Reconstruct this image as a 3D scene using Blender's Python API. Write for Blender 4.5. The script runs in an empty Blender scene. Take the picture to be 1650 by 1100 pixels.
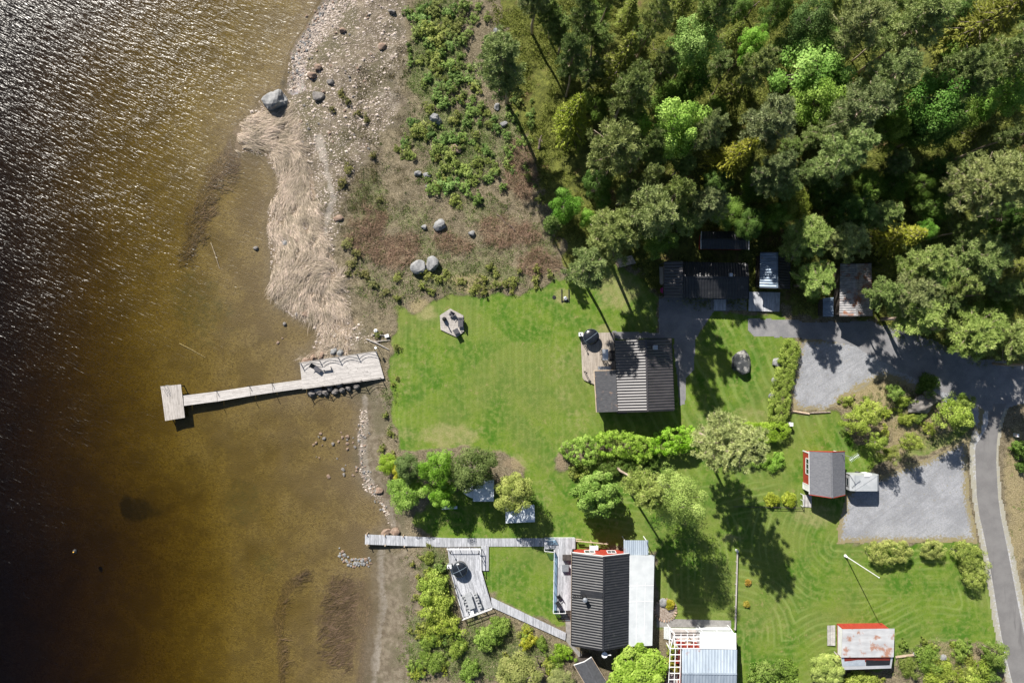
import bpy, bmesh, math, random
import numpy as np
from mathutils import Vector, noise as mnoise
random.seed(7); RNG = np.random.default_rng(7)
S, H = 0.09, 99.0
SUN_D = Vector((0.45, -0.893)).normalized(); SUN_EL = math.radians(38)
scene = bpy.context.scene; COL = scene.collection
def P(px, py, z=0.0):
    """photo pixel of the 1650x1100 frame seen at height z -> world point"""
    k = S*(1-z/H); return Vector(((px-825)*k, (550-py)*k, z))
# ---------------------------------------------------------------- numpy fields
def sstep(a, b, x):
    t = np.clip((x-a)/(b-a), 0, 1); return t*t*(3-2*t)
def vnoise(X, Y, sc, seed=0):
    x = np.asarray(X)*sc+seed*17.3; y = np.asarray(Y)*sc-seed*9.1
    xi = np.floor(x); yi = np.floor(y); fx = x-xi; fy = y-yi
    fx = fx*fx*(3-2*fx); fy = fy*fy*(3-2*fy)
    def h(a, b):
        n = np.sin(a*127.1+b*311.7+seed*74.7)*43758.5453
        return n-np.floor(n)
    return (h(xi,yi)*(1-fx)+h(xi+1,yi)*fx)*(1-fy)+(h(xi,yi+1)*(1-fx)+h(xi+1,yi+1)*fx)*fy
def fbm(X, Y, sc, seed=0, o=3):
    r = 0; a = 0.5; t = 0
    for i in range(o):
        r = r+a*vnoise(X, Y, sc*2**i, seed+i*5); t += a; a *= .5
    return r/t
def W2(poly): return np.array([[(x-825)*S, (550-y)*S] for x, y in poly])
def sdf(X, Y, poly):
    """signed distance in metres, positive inside; poly in photo pixels (ground)"""
    p = W2(poly); X = np.asarray(X, float); Y = np.asarray(Y, float)
    d = np.full(X.shape, 1e9); ins = np.zeros(X.shape, bool)
    for i in range(len(p)):
        ax, ay = p[i]; bx, by = p[(i+1) % len(p)]
        ex, ey = bx-ax, by-ay; L = ex*ex+ey*ey+1e-12
        t = np.clip(((X-ax)*ex+(Y-ay)*ey)/L, 0, 1)
        d = np.minimum(d, (X-ax-t*ex)**2+(Y-ay-t*ey)**2)
        c = (ay > Y) != (by > Y)
        ins ^= c & (X < (bx-ax)*(Y-ay)/((by-ay) if abs(by-ay) > 1e-9 else 1e-9)+ax)
    return np.where(ins, 1, -1)*np.sqrt(d)
SHORE = [(560,-400),(540,-120),(527,0),(512,20),(494,52),(474,78),(468,100),(466,132),(452,150),(424,158),(398,188),(376,212),(380,236),
 (404,243),(424,244),(436,262),(452,282),(447,310),(434,340),(431,375),(438,410),(437,455),(446,486),(462,500),(487,513),(502,517),(513,531),(514,546),
 (501,566),(489,577),(492,604),(520,618),(556,628),(574,645),(583,662),(580,690),(577,712),(575,740),(580,770),(592,790),(612,805),(622,822),(627,842),(618,856),
 (602,868),(600,890),(603,915),(604,950),(609,985),(605,1010),(596,1040),(592,1070),(592,1110),(585,1300),(570,1700)]
LANDP = SHORE+[(6500,1700),(6500,-400)]
WL = -0.8
POOL = [(300,470),(340,330),(385,250),(430,260),(440,330),(430,460)]
def shore_d(X, Y): return sdf(X, Y, LANDP)
LAWNS = [[(630,575),(642,500),(668,512),(700,486),(716,478),(790,479),(850,471),(915,447),(1000,425),(1062,480),(1062,545),(1120,545),(1150,503),(1262,512),(1280,548),(1250,690),
   (1190,690),(1100,720),(905,712),(893,740),(905,780),(960,860),(1070,870),(900,890),(700,864),(665,842),(720,790),(850,800),(846,752),(815,725),(720,716),(645,728),(634,650)],
 [(780,876),(895,876),(892,985),(916,1008),(860,990),(800,962),(778,936)],
 [(880,770),(960,740),(1130,700),(1275,670),(1345,668),(1375,712),(1425,738),(1400,760),(1370,766),(1362,850),(1348,878),(1574,876),(1594,935),(1606,1010),(1602,1036),
  (1500,1026),(1452,1050),(1440,1075),(1340,1075),(1300,1104),(1188,1104),(1188,1020),(1058,1010),(1058,890),(880,860)],
 [(1440,745),(1480,705),(1530,700),(1560,665),(1568,690),(1530,715),(1480,735)]]
FOREST = [(775,-30),(1900,-30),(1900,560),(1660,596),(1560,578),(1450,548),(1400,512),(1205,506),(1062,482),(1010,425),(915,436),(885,330),(850,230),(815,150)]
BEACH = [(400,-30),(655,-30),(652,60),(640,130),(652,180),(610,230),(566,300),(548,345),(535,420),(560,470),(575,520),(600,545),(560,575),(440,560),(380,300)]
BEACH2 = [(560,600),(612,615),(628,650),(612,700),(618,745),(640,800),(668,835),(648,858),(560,870)]
BEACH3 = [(560,872),(640,884),(668,905),(664,950),(672,1000),(655,1050),(660,1110),(560,1110)]
STRAW = [(424,158),(398,188),(374,212),(380,238),(424,246),(452,282),(432,340),(430,375),(438,410),(436,455),(446,488),(500,517),(514,546),(487,578),(556,568),(572,520),(558,480),(548,440),(528,400),(508,345),(500,285),(486,240),(476,200),(452,165)]
DRY = [(725,700,75,26,.9),(905,590,40,70,.6),(930,680,40,30,.6),(1000,470,55,45,.85),(905,476,16,14,.9),(1200,670,70,20,.7),(1185,868,36,12,.9),(1310,830,40,22,.8),(680,500,26,18,1),
 (840,745,22,22,.8),(1050,770,30,60,.4),(880,800,22,40,.55),(1240,1000,60,40,.5),(1560,950,40,60,.35),(1400,640,70,50,1.05),(1470,690,80,50,1.0),(652,600,20,50,.5),(655,700,26,24,.7),(820,640,40,30,.35),(1010,500,30,20,.6),(1640,780,28,140,.95),(1640,1000,22,140,.9),
 (1530,1060,60,40,.8),(620,540,40,50,.5),(760,455,60,22,.9),(850,1020,60,30,.6),(1205,939,7,7,1.1),(1204,974,7,7,1.1),(1420,1095,60,30,.5),(975,528,20,12,.9),(690,950,30,60,.5)]
BRUSH = [(815,375,52,30,1),(865,425,40,28,.9),(740,392,40,22,.7),(640,400,40,35,.9),(840,270,30,60,.8),(590,370,50,40,.5),(830,745,26,16,1),(905,735,12,30,.9),(565,540,26,30,.8)]
GREENS = [(600,330,40,60,.55),(660,350,60,30,.5),(780,340,60,30,.5),(700,395,50,30,.5),(800,410,60,30,.5),(870,390,30,40,.5),(705,90,50,90,1),(735,230,65,80,1),(830,215,40,90,.6),(640,470,60,40,.5),(680,430,40,20,.5),(760,445,120,30,.6),(660,1040,40,80,.8),(700,930,40,70,.8),(800,1060,100,50,.8),(1500,1060,70,40,.7),(625,660,16,60,.5),(1440,650,60,40,.7),(1520,700,50,30,.7),(770,1050,120,50,.9),(590,400,40,60,.3)]
def blobs(X, Y, lst, seed=3):
    r = np.zeros(np.shape(X)); n = (fbm(X, Y, .35, seed)-.5)*1.1
    for x, y, rx, ry, w in lst:
        cx, cy = (x-825)*S, (550-y)*S
        d = np.sqrt(((X-cx)/(rx*S))**2+((Y-cy)/(ry*S))**2)
        r = np.maximum(r, w*sstep(1.25, .45, d+n))
    return r
HARD = [(930,520),(1062,480),(1215,470),(1300,500),(1420,500),(1660,580),(1660,1110),(1100,1110),(900,1110),(880,640)]
def zg(X, Y, d=None):
    X = np.asarray(X, float); Y = np.asarray(Y, float)
    if d is None: d = shore_d(X, Y)
    land = WL+.8*sstep(0, 7.5, d)+.03*(1-sstep(0, 7.5, d))
    a = np.maximum(-d, 0)
    bed = WL-.034*a-.062*np.maximum(a-20, 0)-.0006*np.maximum(a-24, 0)**2+.04
    bed = bed-np.where(Y > 0, .034, .034-.020*np.clip(-Y/18, 0, 1))*np.maximum(0, -(X+42)+.35*(Y-10)*(Y > 10))*np.clip(a/12, 0, 1)
    bed = np.maximum(bed, -8)
    z = np.where(d > 0, land, np.minimum(bed, WL+.03))
    fo = np.clip(sdf(X, Y, FOREST)/4, 0, 1)
    wild = np.clip((sdf(X, Y, [(400,-300),(890,-300),(890,430),(760,465),(640,480),(560,560),(400,560)])+1)/2, 0, 1)*np.clip(d/3, 0, 1)
    z = z+wild*(fbm(X, Y, .5, 11)-.5)*.5+fo*((fbm(X, Y, .35, 12)-.5)*.9)+np.where(d < 0, (fbm(X, Y, .4, 4)-.5)*np.minimum(.25, a*.03), 0)
    k = np.exp(-(((X-59.)/5.5)**2+((Y+9.5)/5.)**2)); z = z+.7*k*(.6+.8*fbm(X, Y, .5, 9))
    return z
def gz(x, y): return float(zg(np.array([x]), np.array([y]))[0])
def G(px, py, dz=0.0):
    x, y = (px-825)*S, (550-py)*S; z = gz(x, y); k = 1-z/H
    return Vector((x*k, y*k, z+dz))
# ---------------------------------------------------------------- mesh helpers
ORG = {}
class MB:
    def __init__(s): s.v = []; s.f = []; s.t = []; s.m = []; s.tint = 0.5; s.mi = 0
    def add(s, vs, fs, tint=None):
        n = len(s.v); s.v += [tuple(v) for v in vs]
        s.f += [tuple(i+n for i in f) for f in fs]
        s.t += [s.tint if tint is None else tint]*len(fs); s.m += [s.mi]*len(fs)
        return s
    def hexa(s, b, t, tint=None):
        return s.add(list(b)+list(t), [(3,2,1,0),(4,5,6,7),(0,1,5,4),(1,2,6,5),(2,3,7,6),(3,0,4,7)], tint)
    def box(s, c, d, yaw=0, tint=None):
        c = Vector(c); co, si = math.cos(yaw), math.sin(yaw); q = []
        for z in (-1, 1):
            for x, y in ((-1,-1),(1,-1),(1,1),(-1,1)):
                lx, ly = x*d[0]/2, y*d[1]/2
                q.append((c.x+lx*co-ly*si, c.y+lx*si+ly*co, c.z+z*d[2]/2))
        return s.hexa(q[:4], q[4:], tint)
    def beam(s, a, b, w, h, up=(0,0,1), tint=None):
        a, b = Vector(a), Vector(b); d = (b-a).normalized(); u = Vector(up)
        r = d.cross(u)
        if r.length < 1e-4: r = d.cross(Vector((1,0,0)))
        r.normalize(); u = r.cross(d)
        q = [[p+r*(sx*w/2)+u*(sz*h/2) for sx, sz in ((-1,-1),(1,-1),(1,1),(-1,1))] for p in (a, b)]
        return s.add(q[0]+q[1], [(3,2,1,0),(4,5,6,7),(0,1,5,4),(1,2,6,5),(2,3,7,6),(3,0,4,7)], tint)
    def tube(s, pts, rad, n=8, tint=None):
        pts = [Vector(p) for p in pts]; m = len(pts)
        if not hasattr(rad, '__len__'): rad = [rad]*m
        vs = []; fs = []; px = None
        for i, p in enumerate(pts):
            d = (pts[min(i+1, m-1)]-pts[max(i-1, 0)]).normalized()
            if px is None:
                px = d.cross(Vector((0,0,1)))
                if px.length < .05: px = d.cross(Vector((1,0,0)))
            px = (px-d*px.dot(d)).normalized(); py = d.cross(px)
            for k in range(n):
                a = 2*math.pi*k/n; vs.append(p+(px*math.cos(a)+py*math.sin(a))*rad[i])
        for i in range(m-1):
            for k in range(n):
                k2 = (k+1) % n; fs.append((i*n+k, i*n+k2, (i+1)*n+k2, (i+1)*n+k))
        fs += [tuple(range(n-1, -1, -1)), tuple((m-1)*n+k for k in range(n))]
        return s.add(vs, fs, tint)
    def prism(s, poly, z0, z1, tint=None):
        n = len(poly); P2 = [(p[0], p[1]) for p in poly]
        if sum(P2[i][0]*P2[(i+1) % n][1]-P2[(i+1) % n][0]*P2[i][1] for i in range(n)) < 0: P2.reverse()
        z0 = z0 if hasattr(z0, '__len__') else [z0]*n; z1 = z1 if hasattr(z1, '__len__') else [z1]*n
        vs = [(x, y, z0[i]) for i, (x, y) in enumerate(P2)]+[(x, y, z1[i]) for i, (x, y) in enumerate(P2)]
        return s.add(vs, [tuple(range(n-1, -1, -1)), tuple(range(n, 2*n))]+[(i, (i+1) % n, n+(i+1) % n, n+i) for i in range(n)], tint)
    def lathe(s, c, prof, n=24, tint=None):
        c = Vector(c); vs = []; fs = []; m = len(prof)
        for r, z in prof:
            for k in range(n):
                a = 2*math.pi*k/n; vs.append((c.x+r*math.cos(a), c.y+r*math.sin(a), c.z+z))
        for i in range(m-1):
            for k in range(n):
                k2 = (k+1) % n; fs.append((i*n+k, i*n+k2, (i+1)*n+k2, (i+1)*n+k))
        fs += [tuple(range(n-1, -1, -1)), tuple((m-1)*n+k for k in range(n))]
        return s.add(vs, fs, tint)
    def planks(s, A, B, C, D, n, gap=.02, t=.05, jit=.35, cut=0):
        """boards run A->B, stacked A->D"""
        A, B, C, D = map(Vector, (A, B, C, D)); w = (D-A).length/n; g = gap/max(w, 1e-6)/2
        for i in range(n):
            f0, f1 = (i+g)/n, (i+1-g)/n; dz = random.uniform(-.006, .006)
            cuts = [0, 1]
            if cut: cuts = sorted([0, 1]+[min(.95, max(.05, (j+1)/(cut+1)+random.uniform(-.12, .12))) for j in range(cut)])
            for c0, c1 in zip(cuts[:-1], cuts[1:]):
                a0, b0 = A.lerp(D, f0), B.lerp(C, f0); a1, b1 = A.lerp(D, f1), B.lerp(C, f1)
                q = [a0.lerp(b0, c0), a0.lerp(b0, c1-.002*(c1 < 1)), a1.lerp(b1, c1-.002*(c1 < 1)), a1.lerp(b1, c0)]
                up = Vector((0,0,dz)); dn = Vector((0,0,-t))
                s.hexa([v+dn for v in q], [v+up for v in q], tint=min(1, max(0, .5+random.uniform(-jit, jit))))
        return s
    def ribs(s, R0, R1, E1, E0, sp=.4, rh=.05, th=.06):
        """profiled sheet, ribs running ridge->eave"""
        R0, R1, E1, E0 = map(Vector, (R0, R1, E1, E0))
        nrm = (R1-R0).cross(E0-R0).normalized()
        if nrm.z < 0: nrm = -nrm
        L = (R1-R0).length; n = max(2, int(L/sp)); prof = []
        for i in range(n):
            for u in range(10): prof.append(((i+u/10)/n, (.5-.5*math.cos(2*math.pi*u/10))**.85))
        prof.append((1, 0)); vs = []
        for u, h in prof:
            a, b = R0.lerp(R1, u), E0.lerp(E1, u); o = nrm*(h*rh)
            vs += [a+o, b+o, a-nrm*th, b-nrm*th]
        fs = []
        for i in range(len(prof)-1):
            k = 4*i; fs += [(k, k+4, k+5, k+1), (k+2, k+3, k+7, k+6), (k+1, k+5, k+7, k+3), (k, k+2, k+6, k+4)]
        k = 4*(len(prof)-1); fs += [(0,1,3,2), (k, k+2, k+3, k+1)]
        return s.add(vs, fs)
    def slab(s, q, th=.1):
        q = [Vector(p) for p in q]; n = (q[1]-q[0]).cross(q[3]-q[0]).normalized()
        if n.z < 0: n = -n; q = [q[0], q[3], q[2], q[1]]
        return s.hexa([p-n*th for p in q], q)
    def build(s, name, mat, parent=None, org=None, smooth=False):
        o0 = ORG[parent.name] if parent is not None else Vector(org or (0,0,0))
        me = bpy.data.meshes.new(name)
        me.from_pydata([(x-o0.x, y-o0.y, z-o0.z) for x, y, z in s.v], [], s.f)
        for m in (mat if isinstance(mat, (list, tuple)) else [mat]): me.materials.append(m)
        if any(s.m): me.polygons.foreach_set('material_index', s.m)
        me.attributes.new('tint', 'FLOAT', 'FACE').data.foreach_set('value', s.t)
        if smooth: me.polygons.foreach_set('use_smooth', [True]*len(s.f))
        me.update(); o = bpy.data.objects.new(name, me); COL.objects.link(o)
        if parent is not None: o.parent = parent
        else: o.location = o0
        ORG[o.name] = o0
        return o
def tag(o, label=None, cat=None, group=None, kind=None):
    if label: o['label'] = label
    if cat: o['category'] = cat
    if group: o['group'] = group
    if kind: o['kind'] = kind
    return o
def thing(name, label, cat, loc, group=None):
    o = bpy.data.objects.new(name, None); COL.objects.link(o); o.location = loc; o.empty_display_size = .5
    ORG[o.name] = Vector(loc); return tag(o, label, cat, group)
def npmesh(name, V, F, tint=None, mat=None, attrs=None, smooth=False):
    V = np.asarray(V, np.float32); F = np.asarray(F, np.int32); m, k = F.shape
    me = bpy.data.meshes.new(name); me.vertices.add(len(V)); me.vertices.foreach_set('co', V.ravel())
    me.loops.add(m*k); me.loops.foreach_set('vertex_index', F.ravel())
    me.polygons.add(m); me.polygons.foreach_set('loop_start', np.arange(0, m*k, k, dtype=np.int32))
    if smooth: me.polygons.foreach_set('use_smooth', np.ones(m, bool))
    if tint is not None: me.attributes.new('tint', 'FLOAT', 'FACE').data.foreach_set('value', np.asarray(tint, np.float32))
    for n, a in (attrs or {}).items():
        if a.ndim == 2:
            me.attributes.new(n, 'FLOAT_COLOR', 'POINT').data.foreach_set('color', np.asarray(a, np.float32).ravel())
        else: me.attributes.new(n, 'FLOAT', 'POINT').data.foreach_set('value', np.asarray(a, np.float32))
    if mat: me.materials.append(mat)
    me.update(calc_edges=True); me.validate(); return me
def put(name, me, loc=(0,0,0), rz=0, sc=(1,1,1), parent=None):
    o = bpy.data.objects.new(name, me); COL.objects.link(o); o.location = loc; o.rotation_euler = (0,0,rz); o.scale = sc
    if parent is not None: o.parent = parent
    return o
# ---------------------------------------------------------------- materials
class NT:
    def __init__(s, name):
        s.m = bpy.data.materials.new(name); s.m.use_nodes = True; s.t = s.m.node_tree; s.t.nodes.clear()
        s.out = s.n('ShaderNodeOutputMaterial')
    def n(s, typ, **kw):
        o = s.t.nodes.new(typ)
        for k, v in kw.items(): setattr(o, k, v)
        return o
    def set(s, sock, v):
        if v is None: return
        if isinstance(v, bpy.types.NodeSocket): s.t.links.new(v, sock)
        elif hasattr(v, '__len__') and sock.type == 'RGBA' and len(v) == 3: sock.default_value = (*v, 1)
        else: sock.default_value = v
    def pos(s, scale=(1,1,1), rot=0, obj=False):
        src = s.n('ShaderNodeTexCoord').outputs['Object'] if obj else s.n('ShaderNodeNewGeometry').outputs['Position']
        if rot:
            m = s.n('ShaderNodeMapping'); s.set(m.inputs['Vector'], src); m.inputs['Rotation'].default_value = (0,0,rot); src = m.outputs[0]
        m = s.n('ShaderNodeMapping'); s.set(m.inputs['Vector'], src); m.inputs['Scale'].default_value = scale
        return m.outputs[0]
    def noise(s, vec, scale=1, detail=4, rough=.55, dist=0):
        o = s.n('ShaderNodeTexNoise'); s.set(o.inputs['Vector'], vec); o.inputs['Scale'].default_value = scale
        o.inputs['Detail'].default_value = detail; o.inputs['Roughness'].default_value = rough; o.inputs['Distortion'].default_value = dist
        return o.outputs['Fac']
    def voro(s, vec, scale=1, out='Color'):
        o = s.n('ShaderNodeTexVoronoi'); s.set(o.inputs['Vector'], vec); o.inputs['Scale'].default_value = scale; return o.outputs[out]
    def ma(s, op, a, b=None, c=None):
        o = s.n('ShaderNodeMath', operation=op)
        for i, v in enumerate((a, b, c)): s.set(o.inputs[i], v) if v is not None else None
        return o.outputs[0]
    def rng(s, f, a, b, c=0., d=1.):
        o = s.n('ShaderNodeMapRange', interpolation_type='SMOOTHSTEP'); s.set(o.inputs[0], f)
        for i, v in enumerate((a, b, c, d)): o.inputs[i+1].default_value = v
        return o.outputs[0]
    def mix(s, f, a, b, mode='MIX'):
        o = s.n('ShaderNodeMix', data_type='RGBA', blend_type=mode); s.set(o.inputs[0], f); s.set(o.inputs[6], a); s.set(o.inputs[7], b); return o.outputs[2]
    def attr(s, n, sep=False):
        o = s.n('ShaderNodeAttribute', attribute_name=n)
        if not sep: return o.outputs['Fac']
        q = s.n('ShaderNodeSeparateColor'); s.set(q.inputs[0], o.outputs['Color']); return q.outputs[0], q.outputs[1], q.outputs[2], o.outputs['Alpha']
    def bump(s, h, st=.5, dist=.05, nrm=None):
        o = s.n('ShaderNodeBump'); s.set(o.inputs['Height'], h); o.inputs['Strength'].default_value = st; o.inputs['Distance'].default_value = dist
        if nrm is not None: s.set(o.inputs['Normal'], nrm)
        return o.outputs[0]
    def pbr(s, col, rough=.8, metal=0, nrm=None, spec=.5, **kw):
        b = s.n('ShaderNodeBsdfPrincipled'); s.set(b.inputs['Base Color'], col); s.set(b.inputs['Roughness'], rough); s.set(b.inputs['Metallic'], metal)
        b.inputs['Specular IOR Level'].default_value = spec
        if nrm is not None: s.set(b.inputs['Normal'], nrm)
        for k, v in kw.items(): s.set(b.inputs[k], v)
        return b.outputs[0]
    def done(s, sh): s.t.links.new(sh, s.out.inputs['Surface']); return s.m
def simple(name, c1, c2, scale=3, rough=.8, bump=.3, stretch=(1,1,1), rot=0, tint=.35, metal=0, spec=.4, obj=False, detail=5, grime=None, dist=.02, grough=.75):
    n = NT(name); v = n.pos(stretch, rot, obj); f = n.noise(v, scale, detail, .6)
    c = n.mix(n.rng(f, .3, .7), c1, c2)
    if grime:
        g = n.noise(n.pos((1,1,1), 0, obj), grime[1], 5, .65); c = n.mix(n.rng(g, grime[2], grime[2]+.14), c, grime[0])
    t = n.rng(n.attr('tint'), 0, 1, 1-tint, 1+tint); hs = n.n('ShaderNodeHueSaturation'); n.set(hs.inputs['Color'], c); n.set(hs.inputs['Value'], t)
    f2 = n.noise(v, scale*6, 3)
    return n.done(n.pbr(hs.outputs[0], rough, metal, n.bump(n.ma('ADD', f, n.ma('MULTIPLY', f2, .5)), bump, dist), spec))
def foliage(name, trans=.3, rough=.6):
    n = NT(name); oi = n.n('ShaderNodeObjectInfo'); t = n.attr('tint')
    hs = n.n('ShaderNodeHueSaturation'); n.set(hs.inputs['Color'], oi.outputs['Color'])
    n.set(hs.inputs['Value'], n.rng(t, 0, 1, .75, 2.0)); n.set(hs.inputs['Hue'], n.rng(t, 0, 1, .515, .485)); n.set(hs.inputs['Saturation'], n.rng(t, 0, 1, 1.05, .9))
    b = n.pbr(hs.outputs[0], rough, 0, None, .1); tr = n.n('ShaderNodeBsdfTranslucent'); hs2 = n.n('ShaderNodeHueSaturation'); n.set(hs2.inputs['Color'], hs.outputs[0])
    hs2.inputs['Value'].default_value = 1.2; hs2.inputs['Hue'].default_value = .49; n.set(tr.inputs['Color'], hs2.outputs[0])
    mx = n.n('ShaderNodeMixShader'); mx.inputs[0].default_value = trans; n.set(mx.inputs[1], b); n.set(mx.inputs[2], tr.outputs[0])
    return n.done(mx.outputs[0])
M = {}
M['leaf'] = foliage('leaf_foliage', .3, .55); M['needle'] = foliage('needle_foliage', .12, .6)
M['straw'] = foliage('dry_straw', .1, .7)
M['bark'] = simple('bark', (.16,.12,.09), (.34,.29,.25), 4, .9, .8, (1,1,.25), obj=True)
M['pine_bark'] = simple('pine_bark', (.24,.18,.14), (.42,.34,.27), 3, .9, .8, (1,1,.3), obj=True)
M['twig'] = simple('twig_wood', (.12,.085,.07), (.26,.2,.17), 6, .9, .3, obj=True)
M['grey_wood'] = simple('weathered_grey_wood', (.35,.33,.315), (.49,.465,.445), 1.2, .75, .35, (1,6,1), tint=.14, grime=((.33,.3,.27),.7,.62))
M['grey_wood_y'] = simple('weathered_wood_lengthwise', (.30,.275,.252), (.42,.39,.365), 1.2, .75, .35, (6,1,1), tint=.2)
M['warm_wood'] = simple('sunbleached_warm_decking', (.27,.23,.19), (.38,.335,.285), 1.5, .75, .3, (6,.8,1), tint=.16)
M['silver_wood'] = simple('silvered_decking', (.29,.30,.325), (.435,.445,.475), 1.3, .65, .3, (5,1,1), tint=.22, grime=((.26,.26,.3),.8,.62))
M['dark_wood'] = simple('dark_stained_wood', (.035,.03,.028), (.07,.06,.055), 3, .7, .3, (1,1,5))
M['timber'] = simple('bare_timber', (.35,.26,.18), (.5,.4,.3), 3, .8, .3)
M['red'] = simple('falu_red_boards', (.26,.03,.017), (.37,.046,.025), 2.5, .75, .2, (3,3,.5), grime=((.3,.06,.04),1.2,.66))
M['white'] = simple('white_paint', (.62,.63,.64), (.72,.72,.72), 1.5, .5, .1, tint=.08)
M['dirty_white'] = simple('grimy_white_panel', (.45,.475,.49), (.53,.555,.565), .8, .45, .1, (1,1,1), tint=.1, grime=((.5,.5,.46),.5,.64))
M['black_roof'] = simple('black_roof_sheet', (.017,.018,.021), (.028,.029,.033), 1.5, .45, .08, (.4,2,1), tint=.1, spec=.4, grime=((.06,.06,.058),.7,.6))
M['anthracite'] = simple('anthracite_profiled_sheet', (.034,.031,.034), (.055,.05,.053), 1.2, .43, .08, (.4,2,1), tint=.1, spec=.72, grime=((.10,.09,.085),.5,.64))
M['blue_roof'] = simple('blue_grey_roof_sheet', (.10,.14,.19), (.18,.23,.3), 1.2, .45, .1, (.5,1.5,1), metal=.2, grime=((.12,.1,.09),.9,.62))
M['rust_roof'] = simple('rusty_sheet', (.15,.15,.16), (.3,.29,.29), 1.6, .6, .15, (1,1.4,1), metal=.1, grime=((.2,.085,.045),.8,.5))
M['old_zinc'] = simple('old_zinc_roof', (.25,.30,.36), (.35,.405,.465), .7, .5, .1, (2.2,.4,1), tint=.12, metal=.15, grime=((.26,.12,.07),.5,.60))
M['rusty_white'] = simple('rusty_painted_roof', (.26,.265,.28), (.35,.36,.375), .6, .6, .1, (.5,2.2,1), tint=.1, grime=((.24,.125,.085),.75,.515))
M['grey_shingle'] = simple('grey_roof_felt', (.105,.108,.122), (.15,.153,.168), 3, .85, .25, (1,2,1), tint=.12, grime=((.26,.26,.26),1.6,.68))
M['worn_shingle'] = simple('worn_black_shingle', (.045,.046,.052), (.075,.076,.082), 2, .85, .35, (1,3,1), tint=.2, grime=((.23,.155,.115),1.3,.575))
M['felt'] = simple('dark_roof_felt', (.055,.057,.062), (.08,.082,.09), 3, .8, .2)
M['steel'] = simple('galvanised_steel', (.38,.4,.42), (.5,.52,.54), 4, .4, .05, metal=.7)
M['black_metal'] = simple('black_metal', (.012,.012,.014), (.022,.022,.024), 4, .45, .05)
M['trailer_white'] = simple('chalky_white_panel', (.30,.32,.335), (.385,.40,.415), .8, .5, .1, tint=.1, grime=((.3,.3,.28),.6,.62))
M['pale_grey'] = simple('pale_grey_plastic', (.27,.28,.29), (.36,.37,.38), 4, .5, .05)
M['vinyl'] = simple('glossy_black_cover', (.008,.01,.014), (.014,.017,.022), 3, .22, .02, spec=.6)
M['seam'] = simple('pale_seam', (.12,.16,.2), (.2,.25,.3), 4, .4, .02)
M['concrete'] = simple('concrete', (.27,.26,.25), (.4,.39,.37), 2, .85, .2, grime=((.2,.2,.18),.9,.6))
M['rock'] = simple('granite', (.16,.145,.135), (.34,.315,.295), 1.6, .9, .9, obj=True, grime=((.14,.13,.11),1.4,.6), dist=.06)
M['pink_rock'] = simple('pink_granite', (.25,.165,.12), (.40,.30,.23), 2.2, .9, .6, obj=True, grime=((.25,.2,.17),2,.62), dist=.04)
M['pale_rock'] = simple('pale_granite', (.2,.205,.21), (.43,.43,.43), 1.5, .85, .8, obj=True, grime=((.16,.17,.17),1.3,.6), dist=.06)
M['dark_boulder'] = simple('mottled_dark_boulder', (.035,.04,.045), (.10,.105,.11), 1.2, .85, .9, obj=True, grime=((.42,.41,.38),1.6,.485), dist=.08)
M['tarp'] = simple('sky_tinted_white', (.5,.55,.6), (.64,.69,.74), 2, .4, .3)  # white sheeting; the blue of skylit shade is mixed into its colour
M['fabric'] = simple('dark_cushion_fabric', (.05,.05,.06), (.09,.09,.1), 6, .9, .3)
M['rope'] = simple('dark_rope', (.03,.025,.022), (.05,.045,.04), 8, .9, .2)
M['pink'] = simple('pink_plastic', (.55,.05,.22), (.65,.08,.3), 6, .5, .1)
M['yellow'] = simple('yellow_plastic', (.7,.35,.03), (.8,.45,.05), 6, .5, .1)
M['rubber'] = simple('tyre_rubber', (.012,.012,.012), (.02,.02,.02), 6, .8, .1)
n = NT('window_glass'); M['glass'] = n.done(n.pbr((.02,.03,.035), .06, 0, None, .8))
n = NT('clear_railing_glass'); gb = n.n('ShaderNodeBsdfTransparent'); gb.inputs[0].default_value = (.62,.78,.88,1)
gl = n.n('ShaderNodeBsdfGlossy'); gl.inputs['Roughness'].default_value = .05; mx = n.n('ShaderNodeMixShader'); mx.inputs[0].default_value = .12
n.set(mx.inputs[1], gb.outputs[0]); n.set(mx.inputs[2], gl.outputs[0]); M['clear'] = n.done(mx.outputs[0])
# ---------------------------------------------------------------- camera, light
cd = bpy.data.cameras.new('camera'); cam = bpy.data.objects.new('camera', cd); COL.objects.link(cam)
cam.location = (0,0,H); cam.rotation_euler = (0,0,0); cd.sensor_width = 36; cd.lens = 36*H/(1650*S); cd.clip_end = 2500; scene.camera = cam
w = bpy.data.worlds.new('World'); scene.world = w; w.use_nodes = True
sky = w.node_tree.nodes.new('ShaderNodeTexSky'); sky.sky_type = 'NISHITA'; sky.sun_disc = False
sky.sun_elevation = SUN_EL; sky.sun_rotation = math.atan2(-SUN_D.x, -SUN_D.y)
bg = w.node_tree.nodes['Background']; bg.inputs[1].default_value = 0.05
w.node_tree.links.new(sky.outputs[0], bg.inputs[0])
sl = bpy.data.lights.new('sun', 'SUN'); sl.energy = 5.0; sl.angle = math.radians(.53); sl.color = (1,.95,.87)
so = bpy.data.objects.new('sun', sl); COL.objects.link(so)
so.rotation_euler = Vector((SUN_D.x*math.cos(SUN_EL), SUN_D.y*math.cos(SUN_EL), -math.sin(SUN_EL))).to_track_quat('-Z','Y').to_euler()
vs = scene.view_settings; vs.view_transform = 'Standard'; vs.look = 'None'; vs.exposure = 0.92; vs.gamma = 1
scene.cycles.max_bounces = 8; scene.cycles.transparent_max_bounces = 12; scene.cycles.caustics_reflective = False; scene.cycles.caustics_refractive = False
scene.cycles.use_denoising = True; scene.cycles.sample_clamp_indirect = 6; scene.cycles.sample_clamp_direct = 0
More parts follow.
